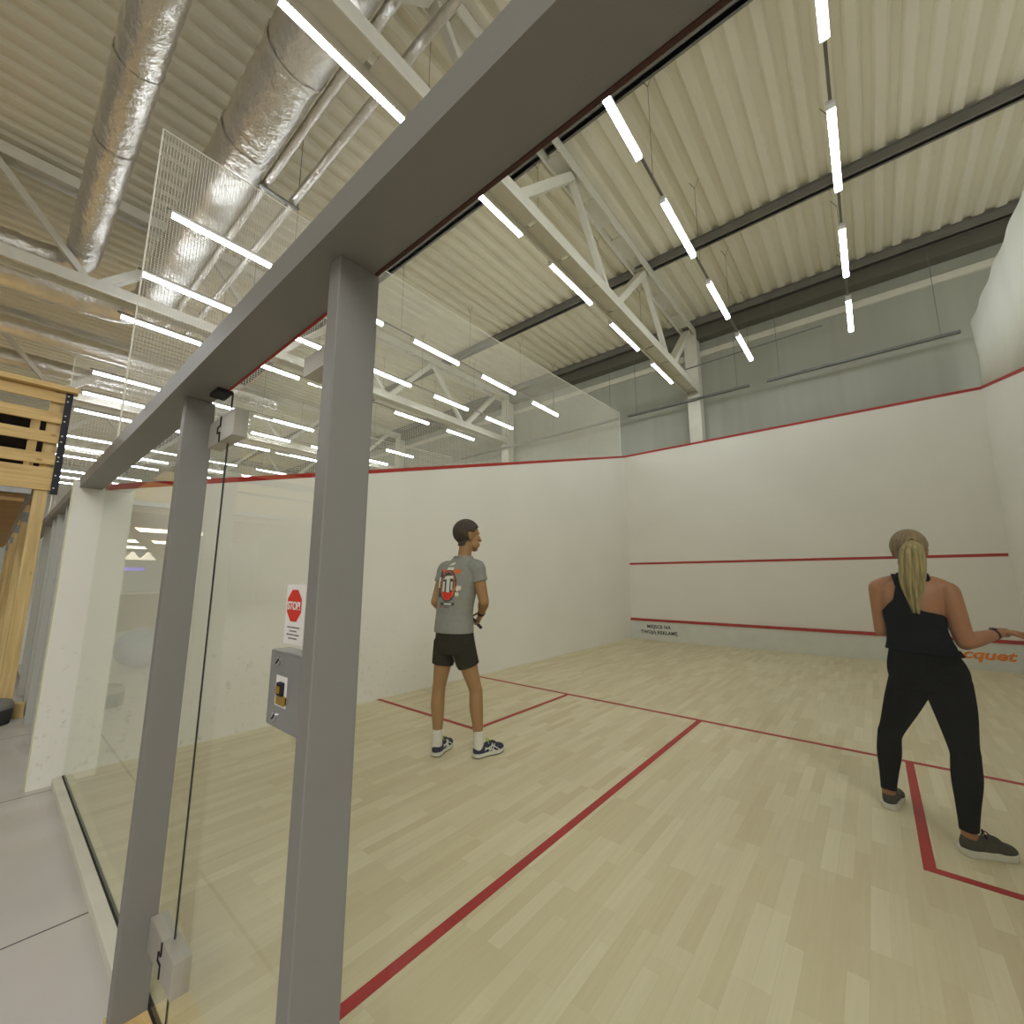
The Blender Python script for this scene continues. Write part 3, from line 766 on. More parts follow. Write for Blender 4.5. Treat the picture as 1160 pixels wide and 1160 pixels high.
# things out in the hall that the glass mirrors
eb = obj('exercise_ball', ellipsoid(bmesh.new(), (-4.95, -1.25, .285), (.335, .335, .335), None, 40, 24), M['ball'], smooth=True, loc=(-4.95, -1.25, -.05))
tag(eb, 'blue grey exercise ball mirrored in the glass left of the hinge post', 'ball')
for i, (x, lab) in enumerate(((-5.0, 'nearest'), (-8.0, 'second'), (-10.5, 'third'))):
    bm = bmesh.new(); box(bm, x - .03, x + .03, -2.4, -.75, 2.24, 2.298)
    tag(obj('ceiling_strip_light', bm, M['lamp2'], loc=(x, -1.5, 2.25)), '%s strip light under the timber gallery, mirrored in the glass' % lab, 'strip light', 'strip lights under the gallery')
for y, lab in ((-1.74, 'white bell pendant lamp mirrored in the glass, right of the pair'), (-1.47, 'white bell pendant lamp mirrored in the glass, half hidden by the wall')):
    t = thing('pendant_lamp', lab, 'pendant lamp', (-8, y, 1.86), 'bell pendants in the hall')
    bm = bmesh.new(); loft(bm, [(-8, y, 1.86, .16, .16), (-8, y, 1.90, .12, .12), (-8, y, 1.97, .06, .06), (-8, y, 2.03, .03, .03)], (1, 0, 0), (0, 1, 0), 20, 4, 2); obj('lamp_shade', bm, M['pend'], t, True)
    bm = bmesh.new(); tube(bm, [(-8, y, 2.03), (-8, y, 2.30)], .006, 6); obj('cord', bm, M['wire'], t)
sgn = obj('hall_sign', B(-12.05, -12.0, -2.42, -1.95, 1.67, 1.77), M['purple'], loc=(-12, -2.2, 1.67)); tag(sgn, 'glowing purple sign in the hall mirrored in the glass', 'sign')
ct = thing('bar_counter', 'brown counter in the hall mirrored in the glass', 'counter', (-12, -2.6, -.05))
obj('front', B(-12.3, -11.9, -4.6, -1.9, -.05, 1.0), M['brown'], ct); obj('top', B(-12.35, -11.85, -4.65, -1.85, 1.0, 1.05), M['cream'], ct)
# ------------------------------------------------------------------ PEOPLE
#PEOPLE-START
def billboard(P0):
    n = Vector(P0) - CAM; n.z = 0; n.normalize()
    r = Vector((n.y, -n.x, 0)); P0 = Vector(P0)
    return (lambda s, d, z: P0 + r * s + n * d + _Z * z), r, n

def hand(bm, wrist, direction, palm_n, side, size=1.0, curl=.5):
    """palm with five separate bent fingers; direction points along the fingers, palm_n out of the palm, side=+1 when the thumb is at direction x palm_n"""
    d = Vector(direction).normalized(); n = Vector(palm_n); n = (n - d * n.dot(d)).normalized(); t = d.cross(n) * side
    w = Vector(wrist); S = size
    R = Matrix((t, n, d)).transposed()
    ellipsoid(bm, w + d * .045 * S, (.040 * S, .016 * S, .052 * S), R, 18, 12)
    tube(bm, [w - d * .02, w + d * .03 * S], [.025 * S, .028 * S], 14)
    for k, (off, L) in enumerate(((.030, .072), (.0105, .082), (-.0095, .076), (-.029, .060))):
        b = w + t * off * S + d * .078 * S; c = curl + .06 * k
        d1 = (d * math.cos(c * .6) + n * math.sin(c * .6)); d2 = (d * math.cos(c * 1.5) + n * math.sin(c * 1.5)); d3 = (d * math.cos(c * 2.2) + n * math.sin(c * 2.2))
        p1 = b + d1 * L * .45 * S; p2 = p1 + d2 * L * .33 * S; p3 = p2 + d3 * L * .25 * S
        limb(bm, [tuple(b - d * .02 * S), tuple(b), tuple(p1), tuple(p2), tuple(p3)], [.0095 * S, .0095 * S, .009 * S, .0085 * S, .0075 * S], 3, 10)
    b = w + t * .032 * S + d * .022 * S
    p1 = b + (t * .7 + d * .6 + n * .25) * .034 * S; p2 = p1 + (t * .35 + d * .8 + n * .5) * .028 * S; p3 = p2 + (d * .85 + n * .5) * .02 * S
    limb(bm, [tuple(w + t * .012 * S + d * .012 * S), tuple(b), tuple(p1), tuple(p2), tuple(p3)], [.014 * S, .0125 * S, .011 * S, .0095 * S, .008 * S], 3, 10)

def head(bm, c, f, size, tilt=0.0):
    """skull, jaw, nose, brow and ears; c centre of the skull, f facing direction (horizontal)"""
    f = Vector(f).normalized(); r = Vector((f.y, -f.x, 0)); S = size
    f2 = (f - _Z * tilt).normalized(); u = r.cross(f2)
    R = Matrix((r, f2, u)).transposed()
    def P(x, y, z): return Vector(c) + r * x * S + f2 * y * S + u * z * S
    ellipsoid(bm, P(0, -.012, .028), (.077 * S, .098 * S, .092 * S), R)
    ellipsoid(bm, P(0, .028, -.035), (.062 * S, .066 * S, .082 * S), R)
    ellipsoid(bm, P(0, .060, -.098), (.030 * S, .028 * S, .024 * S), R)
    for s in (-1, 1):
        ellipsoid(bm, P(s * .045, .045, -.07), (.022 * S, .04 * S, .03 * S), R)
        ellipsoid(bm, P(s * .040, .068, -.022), (.022 * S, .020 * S, .018 * S), R)
        ellipsoid(bm, P(s * .030, .077, .018), (.024 * S, .010 * S, .009 * S), R)
        ellipsoid(bm, P(s * .077, -.006, -.012), (.008 * S, .019 * S, .031 * S), R, 12, 10)
        ellipsoid(bm, P(s * .081, -.014, .002), (.008 * S, .014 * S, .018 * S), R, 12, 10)
    tube(bm, [P(0, .082, .014), P(0, .099, -.022), P(0, .109, -.038)], [.011 * S, .014 * S, .015 * S], 10)
    ellipsoid(bm, P(0, .058, .022), (.052 * S, .030 * S, .050 * S), R); ellipsoid(bm, P(0, .062, -.03), (.045 * S, .03 * S, .05 * S), R)
    ellipsoid(bm, P(0, .107, -.036), (.013 * S, .013 * S, .011 * S), R, 12, 10)
    for s in (-1, 1): ellipsoid(bm, P(s * .012, .097, -.036), (.009 * S, .010 * S, .008 * S), R, 10, 8)
    ellipsoid(bm, P(0, .088, -.064), (.022 * S, .010 * S, .006 * S), R, 12, 8)
    ellipsoid(bm, P(0, .086, -.075), (.020 * S, .010 * S, .007 * S), R, 12, 8)
    return P, R

def face_parts(person, P, R, S):
    for s in (-1, 1):
        e = obj('eye', ellipsoid(bmesh.new(), P(s * .031, .078, .002), (.0125 * S, .011 * S, .0085 * S), R, 14, 10), M['eye'], person, True)
        obj('iris', ellipsoid(bmesh.new(), P(s * .031, .0865, .002), (.0055 * S, .004 * S, .0055 * S), R, 10, 8), M['iris'], e, True)
        bm = bmesh.new(); tube(bm, [P(s * .014, .083, .023), P(s * .028, .079, .027), P(s * .042, .070, .023)], [.002 * S, .003 * S, .002 * S], 8, 4); obj('eyebrow', bm, M['hair_m'], person, True)
    bm = bmesh.new()
    for z in (-.065, -.074): tube(bm, [P(-.021, .092, z), P(0, .0985, z), P(.021, .092, z)], [.002 * S, .0045 * S, .002 * S], 8, 4)
    obj('lips', bm, M['lip'], person, True)

def garment(name, src, base, keep, off, m, parent, thick=.003):
    """cloth cut from the body surface: faces where keep(world point) holds, pushed out along the normal by off(world point)"""
    bm = bmesh.new(); bm.from_mesh(src); base = Vector(base); bm.normal_update()
    mv = [(v, v.normal.copy(), v.co + base) for v in bm.verts]
    bad = [f for f in bm.faces if not keep(f.calc_center_median() + base)]
    for v, n, p in mv: v.co += n * off(p)
    bmesh.ops.delete(bm, geom=bad, context='FACES')
    for _ in range(4): bmesh.ops.smooth_vert(bm, verts=[v for v in bm.verts if not v.is_boundary], factor=.5, use_axis_x=True, use_axis_y=True, use_axis_z=True)
    # even out the cut edge
    for _ in range(6):
        mvs = []
        for v in bm.verts:
            be = [e for e in v.link_edges if e.is_boundary]
            if len(be) == 2:
                a, b = [e.other_vert(v).co for e in be]; mvs.append((v, v.co * .5 + (a + b) * .25))
        for v, c in mvs: v.co = c
    me = bpy.data.meshes.new(name); bm.to_mesh(me); bm.free()
    o = obj(name, None, m, parent, True, mesh=me)
    s = o.modifiers.new('s', 'SOLIDIFY'); s.thickness = thick; s.offset = 0
    return o

def shoe(parent, heel, toe_dir, L, Wd, mats, label, stripes=False, ankle_h=.10):
    f = Vector(toe_dir); f.z = 0; f.normalize(); r = Vector((f.y, -f.x, 0)); H = Vector(heel); H.z = 0
    def P(x, y, z): return H + r * x * Wd + f * y * L + _Z * z
    outline = [(-.30, .02), (-.42, .10), (-.44, .25), (-.40, .45), (-.47, .65), (-.48, .78), (-.38, .92), (-.15, .995), (.12, .99), (.34, .91), (.47, .76), (.46, .62), (.36, .42), (.40, .25), (.40, .10), (.28, .02), (0, -.01)]
    def slab(z0, z1, g0, g1, rise=.0):
        q = cr([o + (0,) for o in outline] + [outline[0] + (0,)], 3)[:-1]
        bm = bmesh.new(); a = []; b = []
        for x, y, _ in q:
            up = rise * max(0, (y - .7) / .3) ** 2
            a.append(bm.verts.new(P(x * g0, .5 + (y - .5) * g0, z0 + up))); b.append(bm.verts.new(P(x * g1, .5 + (y - .5) * g1, z1 + up)))
        bm.faces.new(a); bm.faces.new(b[::-1]); n = len(a)
        for i in range(n): bm.faces.new([a[i], a[(i + 1) % n], b[(i + 1) % n], b[i]])
        bmesh.ops.recalc_face_normals(bm, faces=bm.faces[:]); return bm
    bm = bmesh.new(); R = Matrix((r, f, _Z)).transposed()
    ellipsoid(bm, P(0, .22, .052), (Wd * .40, L * .22, .052), R); ellipsoid(bm, P(0, .46, .048), (Wd * .38, L * .25, .050), R)
    ellipsoid(bm, P(0, .74, .040), (Wd * .46, L * .245, .036), R); ellipsoid(bm, P(0, .55, .058), (Wd * .30, L * .22, .048), R)
    tube(bm, [P(0, .16, .05), P(0, .18, .09), P(0, .165, ankle_h)], [Wd * .38, Wd * .35, Wd * .36], 20)
    up = obj('shoe', None, mats[0], parent, True, mesh=None) if False else None
    me = solve(bm, .005, 5); bmm = bmesh.new(); bmm.from_mesh(me); bpy.data.meshes.remove(me)
    # flat underside
    for v in bmm.verts:
        if v.co.z < .02: v.co.z = .02
    sh = obj('shoe', bmm, mats[0], parent, True); sh['label'] = label
    obj('midsole', slab(.008, .034, .98, 1.02, .010), mats[1], sh)
    obj('outsole', slab(.001, .009, .95, .98, .004), mats[2], sh)
    bm = bmesh.new()
    for i in range(5):
        y = .44 + i * .055; z = .106 - i * .009
        tube(bm, [P(-.22, y, z - .014), P(0, y + .015, z + .002), P(.22, y, z - .014)], .0032, 6, 3)
    tube(bm, [P(0, .42, .11), P(.12, .45, .125), P(.2, .5, .11)], .0028, 6, 3); tube(bm, [P(0, .42, .11), P(-.12, .45, .124), P(-.2, .5, .108)], .0028, 6, 3)
    obj('laces', bm, mats[3], sh, True)
    if stripes:
        tree = BVHTree.FromPolygons([v.co.copy() + wpos(parent) for v in sh.data.vertices], [tuple(p.vertices) for p in sh.data.polygons])
        bm = bmesh.new()
        for sd in (-1, 1):
            def on(y, z):
                o = P(sd * 1.2, y, z); h = tree.ray_cast(o, -r * sd)
                return (h[0] + r * sd * .0015) if h[0] is not None else P(sd * .42, y, z)
            for a, b in (((.30, .07), (.62, .036)), ((.28, .055), (.56, .075)), ((.42, .036), (.56, .088)), ((.52, .036), (.63, .080)), ((.56, .075), (.74, .038))):
                pts = [on(a[0] + (b[0] - a[0]) * t / 6, a[1] + (b[1] - a[1]) * t / 6) for t in range(7)]
                tube(bm, pts, .0042, 6)
        obj('side_stripes', bm, M['white'], sh, True)
    return sh

def decal(name, tree, origin, right, up, into, shapes, cell, parent):
    """flat print laid on cloth: shapes are (polygon, material, ...) in print coordinates, later ones on top"""
    def inside(p, poly):
        c = False; n = len(poly)
        for i in range(n):
            a, b = poly[i], poly[(i + 1) % n]
            if (a[1] > p[1]) != (b[1] > p[1]) and p[0] < (b[0] - a[0]) * (p[1] - a[1]) / (b[1] - a[1]) + a[0]: c = not c
        return c
    xs = [p[0] for s in shapes for p in s[0]]; ys = [p[1] for s in shapes for p in s[0]]
    ms = []; bm = bmesh.new(); cache = {}
    def V(i, j):
        if (i, j) not in cache:
            o = origin + right * (min(xs) + i * cell) + up * (min(ys) + j * cell) - into * .5
            h = tree.ray_cast(o, into)
            cache[i, j] = bm.verts.new(h[0] - into * .002) if h[0] is not None else None
        return cache[i, j]
    for i in range(int((max(xs) - min(xs)) / cell) + 1):
        for j in range(int((max(ys) - min(ys)) / cell) + 1):
            c = (min(xs) + (i + .5) * cell, min(ys) + (j + .5) * cell); hit = None
            for poly, m in shapes:
                if inside(c, poly): hit = m
            if hit is None: continue
            if hit not in ms: ms.append(hit)
            v = [V(i, j), V(i + 1, j), V(i + 1, j + 1), V(i, j + 1)]
            if None in v: continue
            f = bm.faces.new(v); f.material_index = ms.index(hit)
    return obj(name, bm, [M[k] for k in ms], parent)

def tree_of(o):
    b = wpos(o)
    return BVHTree.FromPolygons([v.co + b for v in o.data.vertices], [tuple(p.vertices) for p in o.data.polygons])

# ---- the man by the left service box
P0 = (1.96, 2.1, 0); Q, br, bn = billboard(P0)
r3 = (br * .79 - bn * .62).normalized(); f3 = (br * .62 + bn * .79).normalized()
bm = bmesh.new()
TOR = [(-.05, .035, .84, .145, .105), (-.05, .035, .93, .165, .118), (-.052, .035, 1.03, .152, .105), (-.048, .03, 1.15, .148, .102), (-.038, .03, 1.30, .165, .112), (-.02, .025, 1.43, .178, .112), (-.005, .025, 1.53, .165, .092), (.008, .03, 1.585, .10, .070), (.015, .035, 1.62, .062, .060)]
loft(bm, [tuple(Q(a, b, c)) + (x, y) for a, b, c, x, y in TOR], r3, f3)
HC = (.045, .06, 1.805)
tube(bm, [Q(.015, .035, 1.56), Q(.028, .045, 1.68), Q(.035, .05, 1.75)], [.062, .058, .060], 20)
hf_ = (br * .92 + bn * .38).normalized()
HP, HR = head(bm, Q(*HC), hf_, 1.16)
LS, LE, LW = Q(-.140, .135, 1.50), Q(-.222, .10, 1.225), Q(-.13, .30, 1.13)
RS, RE, RW = Q(.125, -.085, 1.51), Q(.190, -.10, 1.235), Q(.178, .09, 1.125)
for a, e, w in ((LS, LE, LW), (RS, RE, RW)):
    limb(bm, [tuple(a), tuple(a.lerp(e, .35)), tuple(a.lerp(e, .8)), tuple(e)], [.060, .056, .046, .043])
    limb(bm, [tuple(e), tuple(e.lerp(w, .3)), tuple(e.lerp(w, .75)), tuple(w)], [.043, .046, .034, .029])
hand(bm, LW, (br * .6 + bn * .75 - _Z * .1), (br * .7 - bn * .6), -1, 1.05, .7)
hand(bm, RW, (bn * .35 - br * .30 - _Z * .75), (-br * .9 - bn * .2), 1, 1.02, 1.0)
def foot(bm, heel, d, L):
    d = d.normalized(); h = Vector((heel.x, heel.y, 0)) + d * L * .5 + _Z * .052
    ellipsoid(bm, h, (.026, L * .33, .024), Matrix((Vector((d.y, -d.x, 0)), d, _Z)).transposed())
    ellipsoid(bm, h - d * L * .28 + _Z * .01, (.028, .034, .035))
MLH, MLD, MRH, MRD = Q(-.196, -.015, 0), br * .11 + bn * .23, Q(.118, -.066, 0), br * .22 + bn * .12
LH, LK, LA = Q(-.125, .09, .88), Q(-.176, .085, .50), Q(-.176, .032, .10)
foot(bm, MLH, MLD, .29); foot(bm, MRH, MRD, .29)
RH, RK, RA = Q(.015, -.02, .88), Q(.136, -.015, .50), Q(.160, -.042, .10)
for h, k, a in ((LH, LK, LA), (RH, RK, RA)):
    limb(bm, [tuple(h), tuple(h.lerp(k, .4)), tuple(h.lerp(k, .85)), tuple(k)], [.088, .076, .058, .056])
    limb(bm, [tuple(k), tuple(k.lerp(a, .28) - f3 * .008), tuple(k.lerp(a, .6)), tuple(k.lerp(a, .88)), tuple(a)], [.054, .057, .047, .036, .038])
me = solve(bm, .0052, 4)
bm = bmesh.new(); bm.from_mesh(me); bpy.data.meshes.remove(me)
man = obj('person', bm, M['skin_m'], smooth=True, loc=P0)
tag(man, 'dark haired man in grey printed t-shirt and dark shorts standing by the left service box', 'person')
face_parts(man, HP, HR, 1.16)
hc = Q(*HC); hr_ = Vector((hf_.y, -hf_.x, 0))
def hairline(p):
    d = p - hc; y = d.dot(hf_) / 1.16; z = d.z / 1.16; x = abs(d.dot(hr_)) / 1.16
    if d.length > .19: return False
    if abs(x) > .074 and -.03 < y < .02 and z < .03: return False
    line = .062 if y > .055 else (.062 - (.055 - y) * .9 if y > .0 else max(-.078, .0125 + y * 2.2))
    return z > line
garment('hair', man.data, P0, hairline, lambda p: .009, M['hair_m'], man, .006)
# shirt: its own volume, looser than the body, flat at hem and cuffs
bm = bmesh.new()
SH = [(-.058, .03, .972, .178, .134), (-.058, .03, 1.03, .176, .132), (-.055, .03, 1.15, .168, .124), (-.042, .03, 1.30, .182, .128), (-.022, .025, 1.43, .192, .126), (-.005, .025, 1.53, .176, .104), (.008, .03, 1.588, .112, .082), (.014, .034, 1.618, .078, .072)]
loft(bm, [tuple(Q(a, b, c)) + (x, y) for a, b, c, x, y in SH], r3, f3)
for a, e in ((LS, LE), (RS, RE)):
    i = a + (Q(0, .025, 1.50) - a) * .3
    tube(bm, [i, a + _Z * .005, a.lerp(e, .22), a.lerp(e, .40)], [.078, .075, .070, .072], 24, 4)
    ellipsoid(bm, a + _Z * .004, (.073, .073, .070))
me = solve(bm, .0055, 6); bm = bmesh.new(); bm.from_mesh(me); bpy.data.meshes.remove(me)
shirt = obj('t_shirt', bm, M['shirt'], man, True); shirt['label'] = 'grey t-shirt with orange and white print on the back'
tr = tree_of(shirt)
og = Q(-.04, .03, 1.37)
C_ = lambda cx, cy, rx, ry, n=28: [(cx + rx * math.cos(2 * PI * i / n), cy + ry * math.sin(2 * PI * i / n)) for i in range(n)]
RC = lambda x0, x1, y0, y1: [(x0, y0), (x1, y0), (x1, y1), (x0, y1)]
decal('shirt_print', tr, og, r3, _Z, f3, [
    (RC(-.105, .115, .10, .135), 'orange_print'), (RC(-.10, -.07, -.10, .12), 'ink_m'), (RC(-.115, -.085, -.02, .07), 'white'),
    (C_(0, -.005, .092, .135), 'ink_m'), (C_(0, -.005, .078, .120), 'orange_print'), (C_(0, .01, .066, .10), 'ink_m'),
    ([(-.055, .045), (-.03, .075), (.045, .082), (.06, .055), (.02, .055), (.022, -.06), (-.012, -.075), (-.012, .05)], 'white'),
    (RC(-.055, -.03, -.05, .03), 'white'), (RC(.036, .056, -.04, .03), 'white'),
    ([(-.05, -.06), (.052, -.06), (.04, -.105), (0, -.125), (-.04, -.105)], 'sred'),
    (RC(-.03, .04, .125, .15), 'white'), ([(-.02, .165), (.03, .17), (.045, .195), (.0, .185)], 'white'),
    (RC(-.07, .07, -.165, -.140), 'ink_m'), (RC(-.03, .045, -.160, -.147), 'white'), (RC(-.08, -.05, -.185, -.17), 'sred'), (RC(-.03, .03, -.185, -.176), 'ink_m'),
    ([(.085, -.05), (.125, -.04), (.13, -.01), (.095, .0), (.08, -.03)], 'cream'), (RC(.075, .11, -.09, -.06), 'cream'),
], .006, man)
bm = bmesh.new(); tube(bm, [Q(.012 + .079 * math.cos(a), .034 + .073 * math.sin(a), 1.613) for a in [2 * PI * i / 32 for i in range(33)]], .0075, 8)
obj('collar', bm, M['shirt'], man, True)
# shorts
bm = bmesh.new()
loft(bm, [tuple(Q(-.05, .035, .80)) + (.158, .12), tuple(Q(-.05, .035, .86)) + (.176, .132), tuple(Q(-.05, .035, .93)) + (.176, .130), tuple(Q(-.052, .035, 1.0)) + (.166, .12)], r3, f3)
for h, k in ((LH, LK), (RH, RK)):
    tube(bm, [h + _Z * .02, h.lerp(k, .2), h.lerp(k, .47)], [.104, .100, .092], 28, 4)
me = solve(bm, .0055, 5); bm = bmesh.new(); bm.from_mesh(me); bpy.data.meshes.remove(me)
obj('shorts', bm, M['shorts'], man, True)
bm = bmesh.new(); inner = -br
bar(bm, RH.lerp(RK, .12) + inner * .094 - bn * .02, RH.lerp(RK, .47) + inner * .089 - bn * .02, .03, .012, bn); obj('shorts_lining', bm, M['lining'], man)
for a, lab in ((LA, 'left'), (RA, 'right')):
    bm = bmesh.new(); tube(bm, [a - _Z * .05, a + _Z * .02, a + _Z * .065, a + _Z * .098], [.042, .043, .042, .042], 20, 3); obj('sock', bm, M['sock'], man, True)
shoe(man, MLH, MLD, .295, .112, (M['navy'], M['white'], M['rubber'], M['lime']), 'navy trainer pointing away from the viewer', True)
shoe(man, MRH, MRD, .295, .112, (M['navy'], M['white'], M['rubber'], M['lime']), 'navy trainer turned sideways', True)
bm = bmesh.new(); fw = (RW - RE).normalized()
tube(bm, [RW - fw * .03, RW - fw * .005], .035, 20); obj('wristband', bm, M['strap'], man, True)
# racket held in the right hand, head hidden in front of him
rk = thing('squash_racket', 'black squash racket gripped in the man\'s right hand', 'racket', Q(.165, .13, 1.07))
hp = RW + (bn * .35 - br * .30 - _Z * .75).normalized() * .085 - br * .024
ax = (-br * .62 + bn * .62 + _Z * .62).normalized()
bm = bmesh.new(); tube(bm, [hp - ax * .09, hp + ax * .14], .0135, 12); obj('grip', bm, M['strap'], rk, True)
bm = bmesh.new(); tube(bm, [hp + ax * .14, hp + ax * .30], .008, 10); obj('shaft', bm, M['black'], rk, True)
sx = ax.cross(f3).normalized(); hcen = hp + ax * .43
lp = [hcen + ax * .135 * math.cos(t) + sx * .10 * math.sin(t) for t in [2 * PI * i / 40 for i in range(41)]]
bm = bmesh.new(); tube(bm, lp, .008, 8); obj('hoop', bm, M['black'], rk, True)
bm = bmesh.new()
for i in range(-6, 7):
    u_ = i / 7; h_ = math.sqrt(1 - u_ * u_)
    bar(bm, hcen + sx * .10 * u_ - ax * .135 * h_, hcen + sx * .10 * u_ + ax * .135 * h_, .0012, .0012); bar(bm, hcen + ax * .135 * u_ - sx * .10 * h_, hcen + ax * .135 * u_ + sx * .10 * h_, .0012, .0012)
obj('string_bed', bm, M['paper'], rk)

# ---- the woman in black on the right
P1 = (4.8, 3.1, 0); Q, br, bn = billboard(P1)
r3, f3 = br, bn
bm = bmesh.new()
TW = [(.088, .0, .78, .150, .105), (.092, .0, .85, .172, .122), (.090, .0, .92, .168, .120), (.078, .0, 1.03, .134, .098), (.070, .0, 1.12, .128, .092), (.066, .0, 1.23, .138, .102), (.072, .0, 1.32, .150, .100), (.078, .0, 1.385, .140, .080), (.082, .005, 1.425, .088, .062), (.084, .012, 1.46, .054, .054)]
loft(bm, [tuple(Q(a, b, c)) + (x, y) for a, b, c, x, y in TW], r3, f3)
for s in (-1, 1): ellipsoid(bm, Q(.092 + s * .075, -.055, .87), (.085, .075, .085))
tube(bm, [Q(.083, .01, 1.40), Q(.086, .02, 1.50), Q(.088, .025, 1.56)], [.055, .051, .054], 20)
HC = (.090, .03, 1.595)
HP, HR = head(bm, Q(*HC), (bn * .995 + br * .08), 1.0)
LS, LE, LW = Q(-.078, .01, 1.362), Q(-.092, .02, 1.105), Q(.02, .22, 1.16)
RS, RE, RW = Q(.228, -.005, 1.345), Q(.268, -.02, 1.065), Q(.425, .10, 1.12)
limb(bm, [tuple(LS), tuple(LS.lerp(LE, .35)), tuple(LS.lerp(LE, .8)), tuple(LE)], [.054, .048, .040, .037])
limb(bm, [tuple(LE), tuple(LE.lerp(LW, .3)), tuple(LE.lerp(LW, .8)), tuple(LW)], [.037, .039, .028, .025])
limb(bm, [tuple(RS), tuple(RS.lerp(RE, .3)), tuple(RS.lerp(RE, .8)), tuple(RE)], [.058, .055, .047, .042])
limb(bm, [tuple(RE), tuple(RE.lerp(RW, .3)), tuple(RE.lerp(RW, .8)), tuple(RW)], [.042, .042, .030, .027])
for a, b in ((Q(-.01, 0, 1.40), LS), (Q(.165, 0, 1.395), RS)): limb(bm, [tuple(a), tuple(a.lerp(b, .5) + _Z * .004), tuple(b)], [.045, .05, .052])
hand(bm, LW, (br * .7 + bn * .6 + _Z * .1), (-_Z * .2 + br * .5 - bn * .5), -1, .92, .6)
hand(bm, RW, (br * .9 + bn * .42 + _Z * .02), (-_Z), -1, .95, .25)
LH, LK, LA = Q(.022, .03, .83), Q(-.122, .15, .45), Q(-.163, .178, .09)
RH, RK, RA = Q(.165, -.02, .83), Q(.196, -.08, .47), Q(.160, -.163, .09)
limb(bm, [tuple(LH), tuple(LH.lerp(LK, .4)), tuple(LH.lerp(LK, .85)), tuple(LK)], [.098, .082, .056, .053])
limb(bm, [tuple(LK), tuple(LK.lerp(LA, .3) - f3 * .012), tuple(LK.lerp(LA, .62)), tuple(LK.lerp(LA, .9)), tuple(LA)], [.051, .054, .042, .033, .034])
limb(bm, [tuple(RH), tuple(RH.lerp(RK, .4) + r3 * .004), tuple(RH.lerp(RK, .85)), tuple(RK)], [.104, .086, .060, .056])
limb(bm, [tuple(RK), tuple(RK.lerp(RA, .3) - f3 * .012), tuple(RK.lerp(RA, .62)), tuple(RK.lerp(RA, .9)), tuple(RA)], [.054, .056, .043, .033, .033])
WLH, WLD, WRH, WRD = Q(-.172, .135, 0), br * .22 + bn, Q(.118, -.185, 0), br * .86 + bn * .44
foot(bm, WLH, WLD, .25); foot(bm, WRH, WRD, .24)
me = solve(bm, .0050, 4); bm = bmesh.new(); bm.from_mesh(me); bpy.data.meshes.remove(me)
woman = obj('person', bm, M['skin_w'], smooth=True, loc=P1)
tag(woman, 'blond woman in black tank top and leggings seen from behind, one arm held out', 'person')
face_parts(woman, HP, HR, 1.0)
hc2 = Q(*HC); hfw = (bn * .995 + br * .08).normalized(); hrw = Vector((hfw.y, -hfw.x, 0))
def hairline_w(p):
    d = p - hc2; y = d.dot(hfw); z = d.z; x = abs(d.dot(hrw))
    if d.length > .17: return False
    if x > .071 and -.035 < y < .02 and z < .022: return False
    if x > .056 and z < .002 and y < .02: return False
    line = .065 if y > .05 else (.065 - (.05 - y) * 1.1 if y > .0 else max(-.062, .01 + y * 1.3))
    return z > line
garment('hair', woman.data, P1, hairline_w, lambda p: .012, M['hair_w'], woman, .006)
def loc_(p): d = p - Vector(P1); return d.dot(br), d.dot(bn), d.z
def interp(x, xs, ys):
    if x <= xs[0]: return ys[0]
    for a, b, c, d in zip(xs, xs[1:], ys, ys[1:]):
        if x <= b: return c + (d - c) * (x - a) / (b - a)
    return ys[-1]
def top_keep(p):
    s, d, z = loc_(p)
    if z < .985 - .1 * (s - .08) or z > 1.455: return False
    if z < 1.20: return -.068 < s < (.212 if z > 1.0 else .262)
    if d < .015:      # back: low arm holes, strap drawn to the middle behind the tail
        lo = interp(z, (1.20, 1.225, 1.26, 1.30, 1.37, 1.40, 1.44), (-.070, -.068, -.045, -.012, .004, .0, -.012))
        hi = interp(z, (1.20, 1.213, 1.225, 1.238, 1.26, 1.37, 1.40, 1.44), (.205, .19, .15, .10, .085, .075, .045, .028))
        return lo < s < hi or (z > 1.405 and .138 < s < .158)
    e = (z - 1.20) / .24
    return abs(s - .075) < .135 - .075 * min(1, e) and (abs(s - .075) > .035 or z < 1.34)
def top_off(p):
    s, d, z = loc_(p); return .009 + max(0, (1.12 - z)) * .12
garment('tank_top', woman.data, P1, top_keep, top_off, M['top'], woman)
def leg_keep(p):
    s, d, z = loc_(p)
    return .115 < z < 1.03 and not (s > .245 and z > .99) and not (s < -.075 and z > 1.0)
garment('leggings', woman.data, P1, leg_keep, lambda p: .006, M['legging'], woman)
# pale mark on the back and a faint print lower down
tt = tree_of(woman)
decal('back_print', tt, Q(.03, 0, 1.22), br, _Z, bn, [([(-.03, .12), (-.005, .11), (.01, .05), (.0, .0), (-.012, .04)], 'white'), (RC(-.005, .05, -.005, .012), 'white')], .006, woman).location += -bn * .007
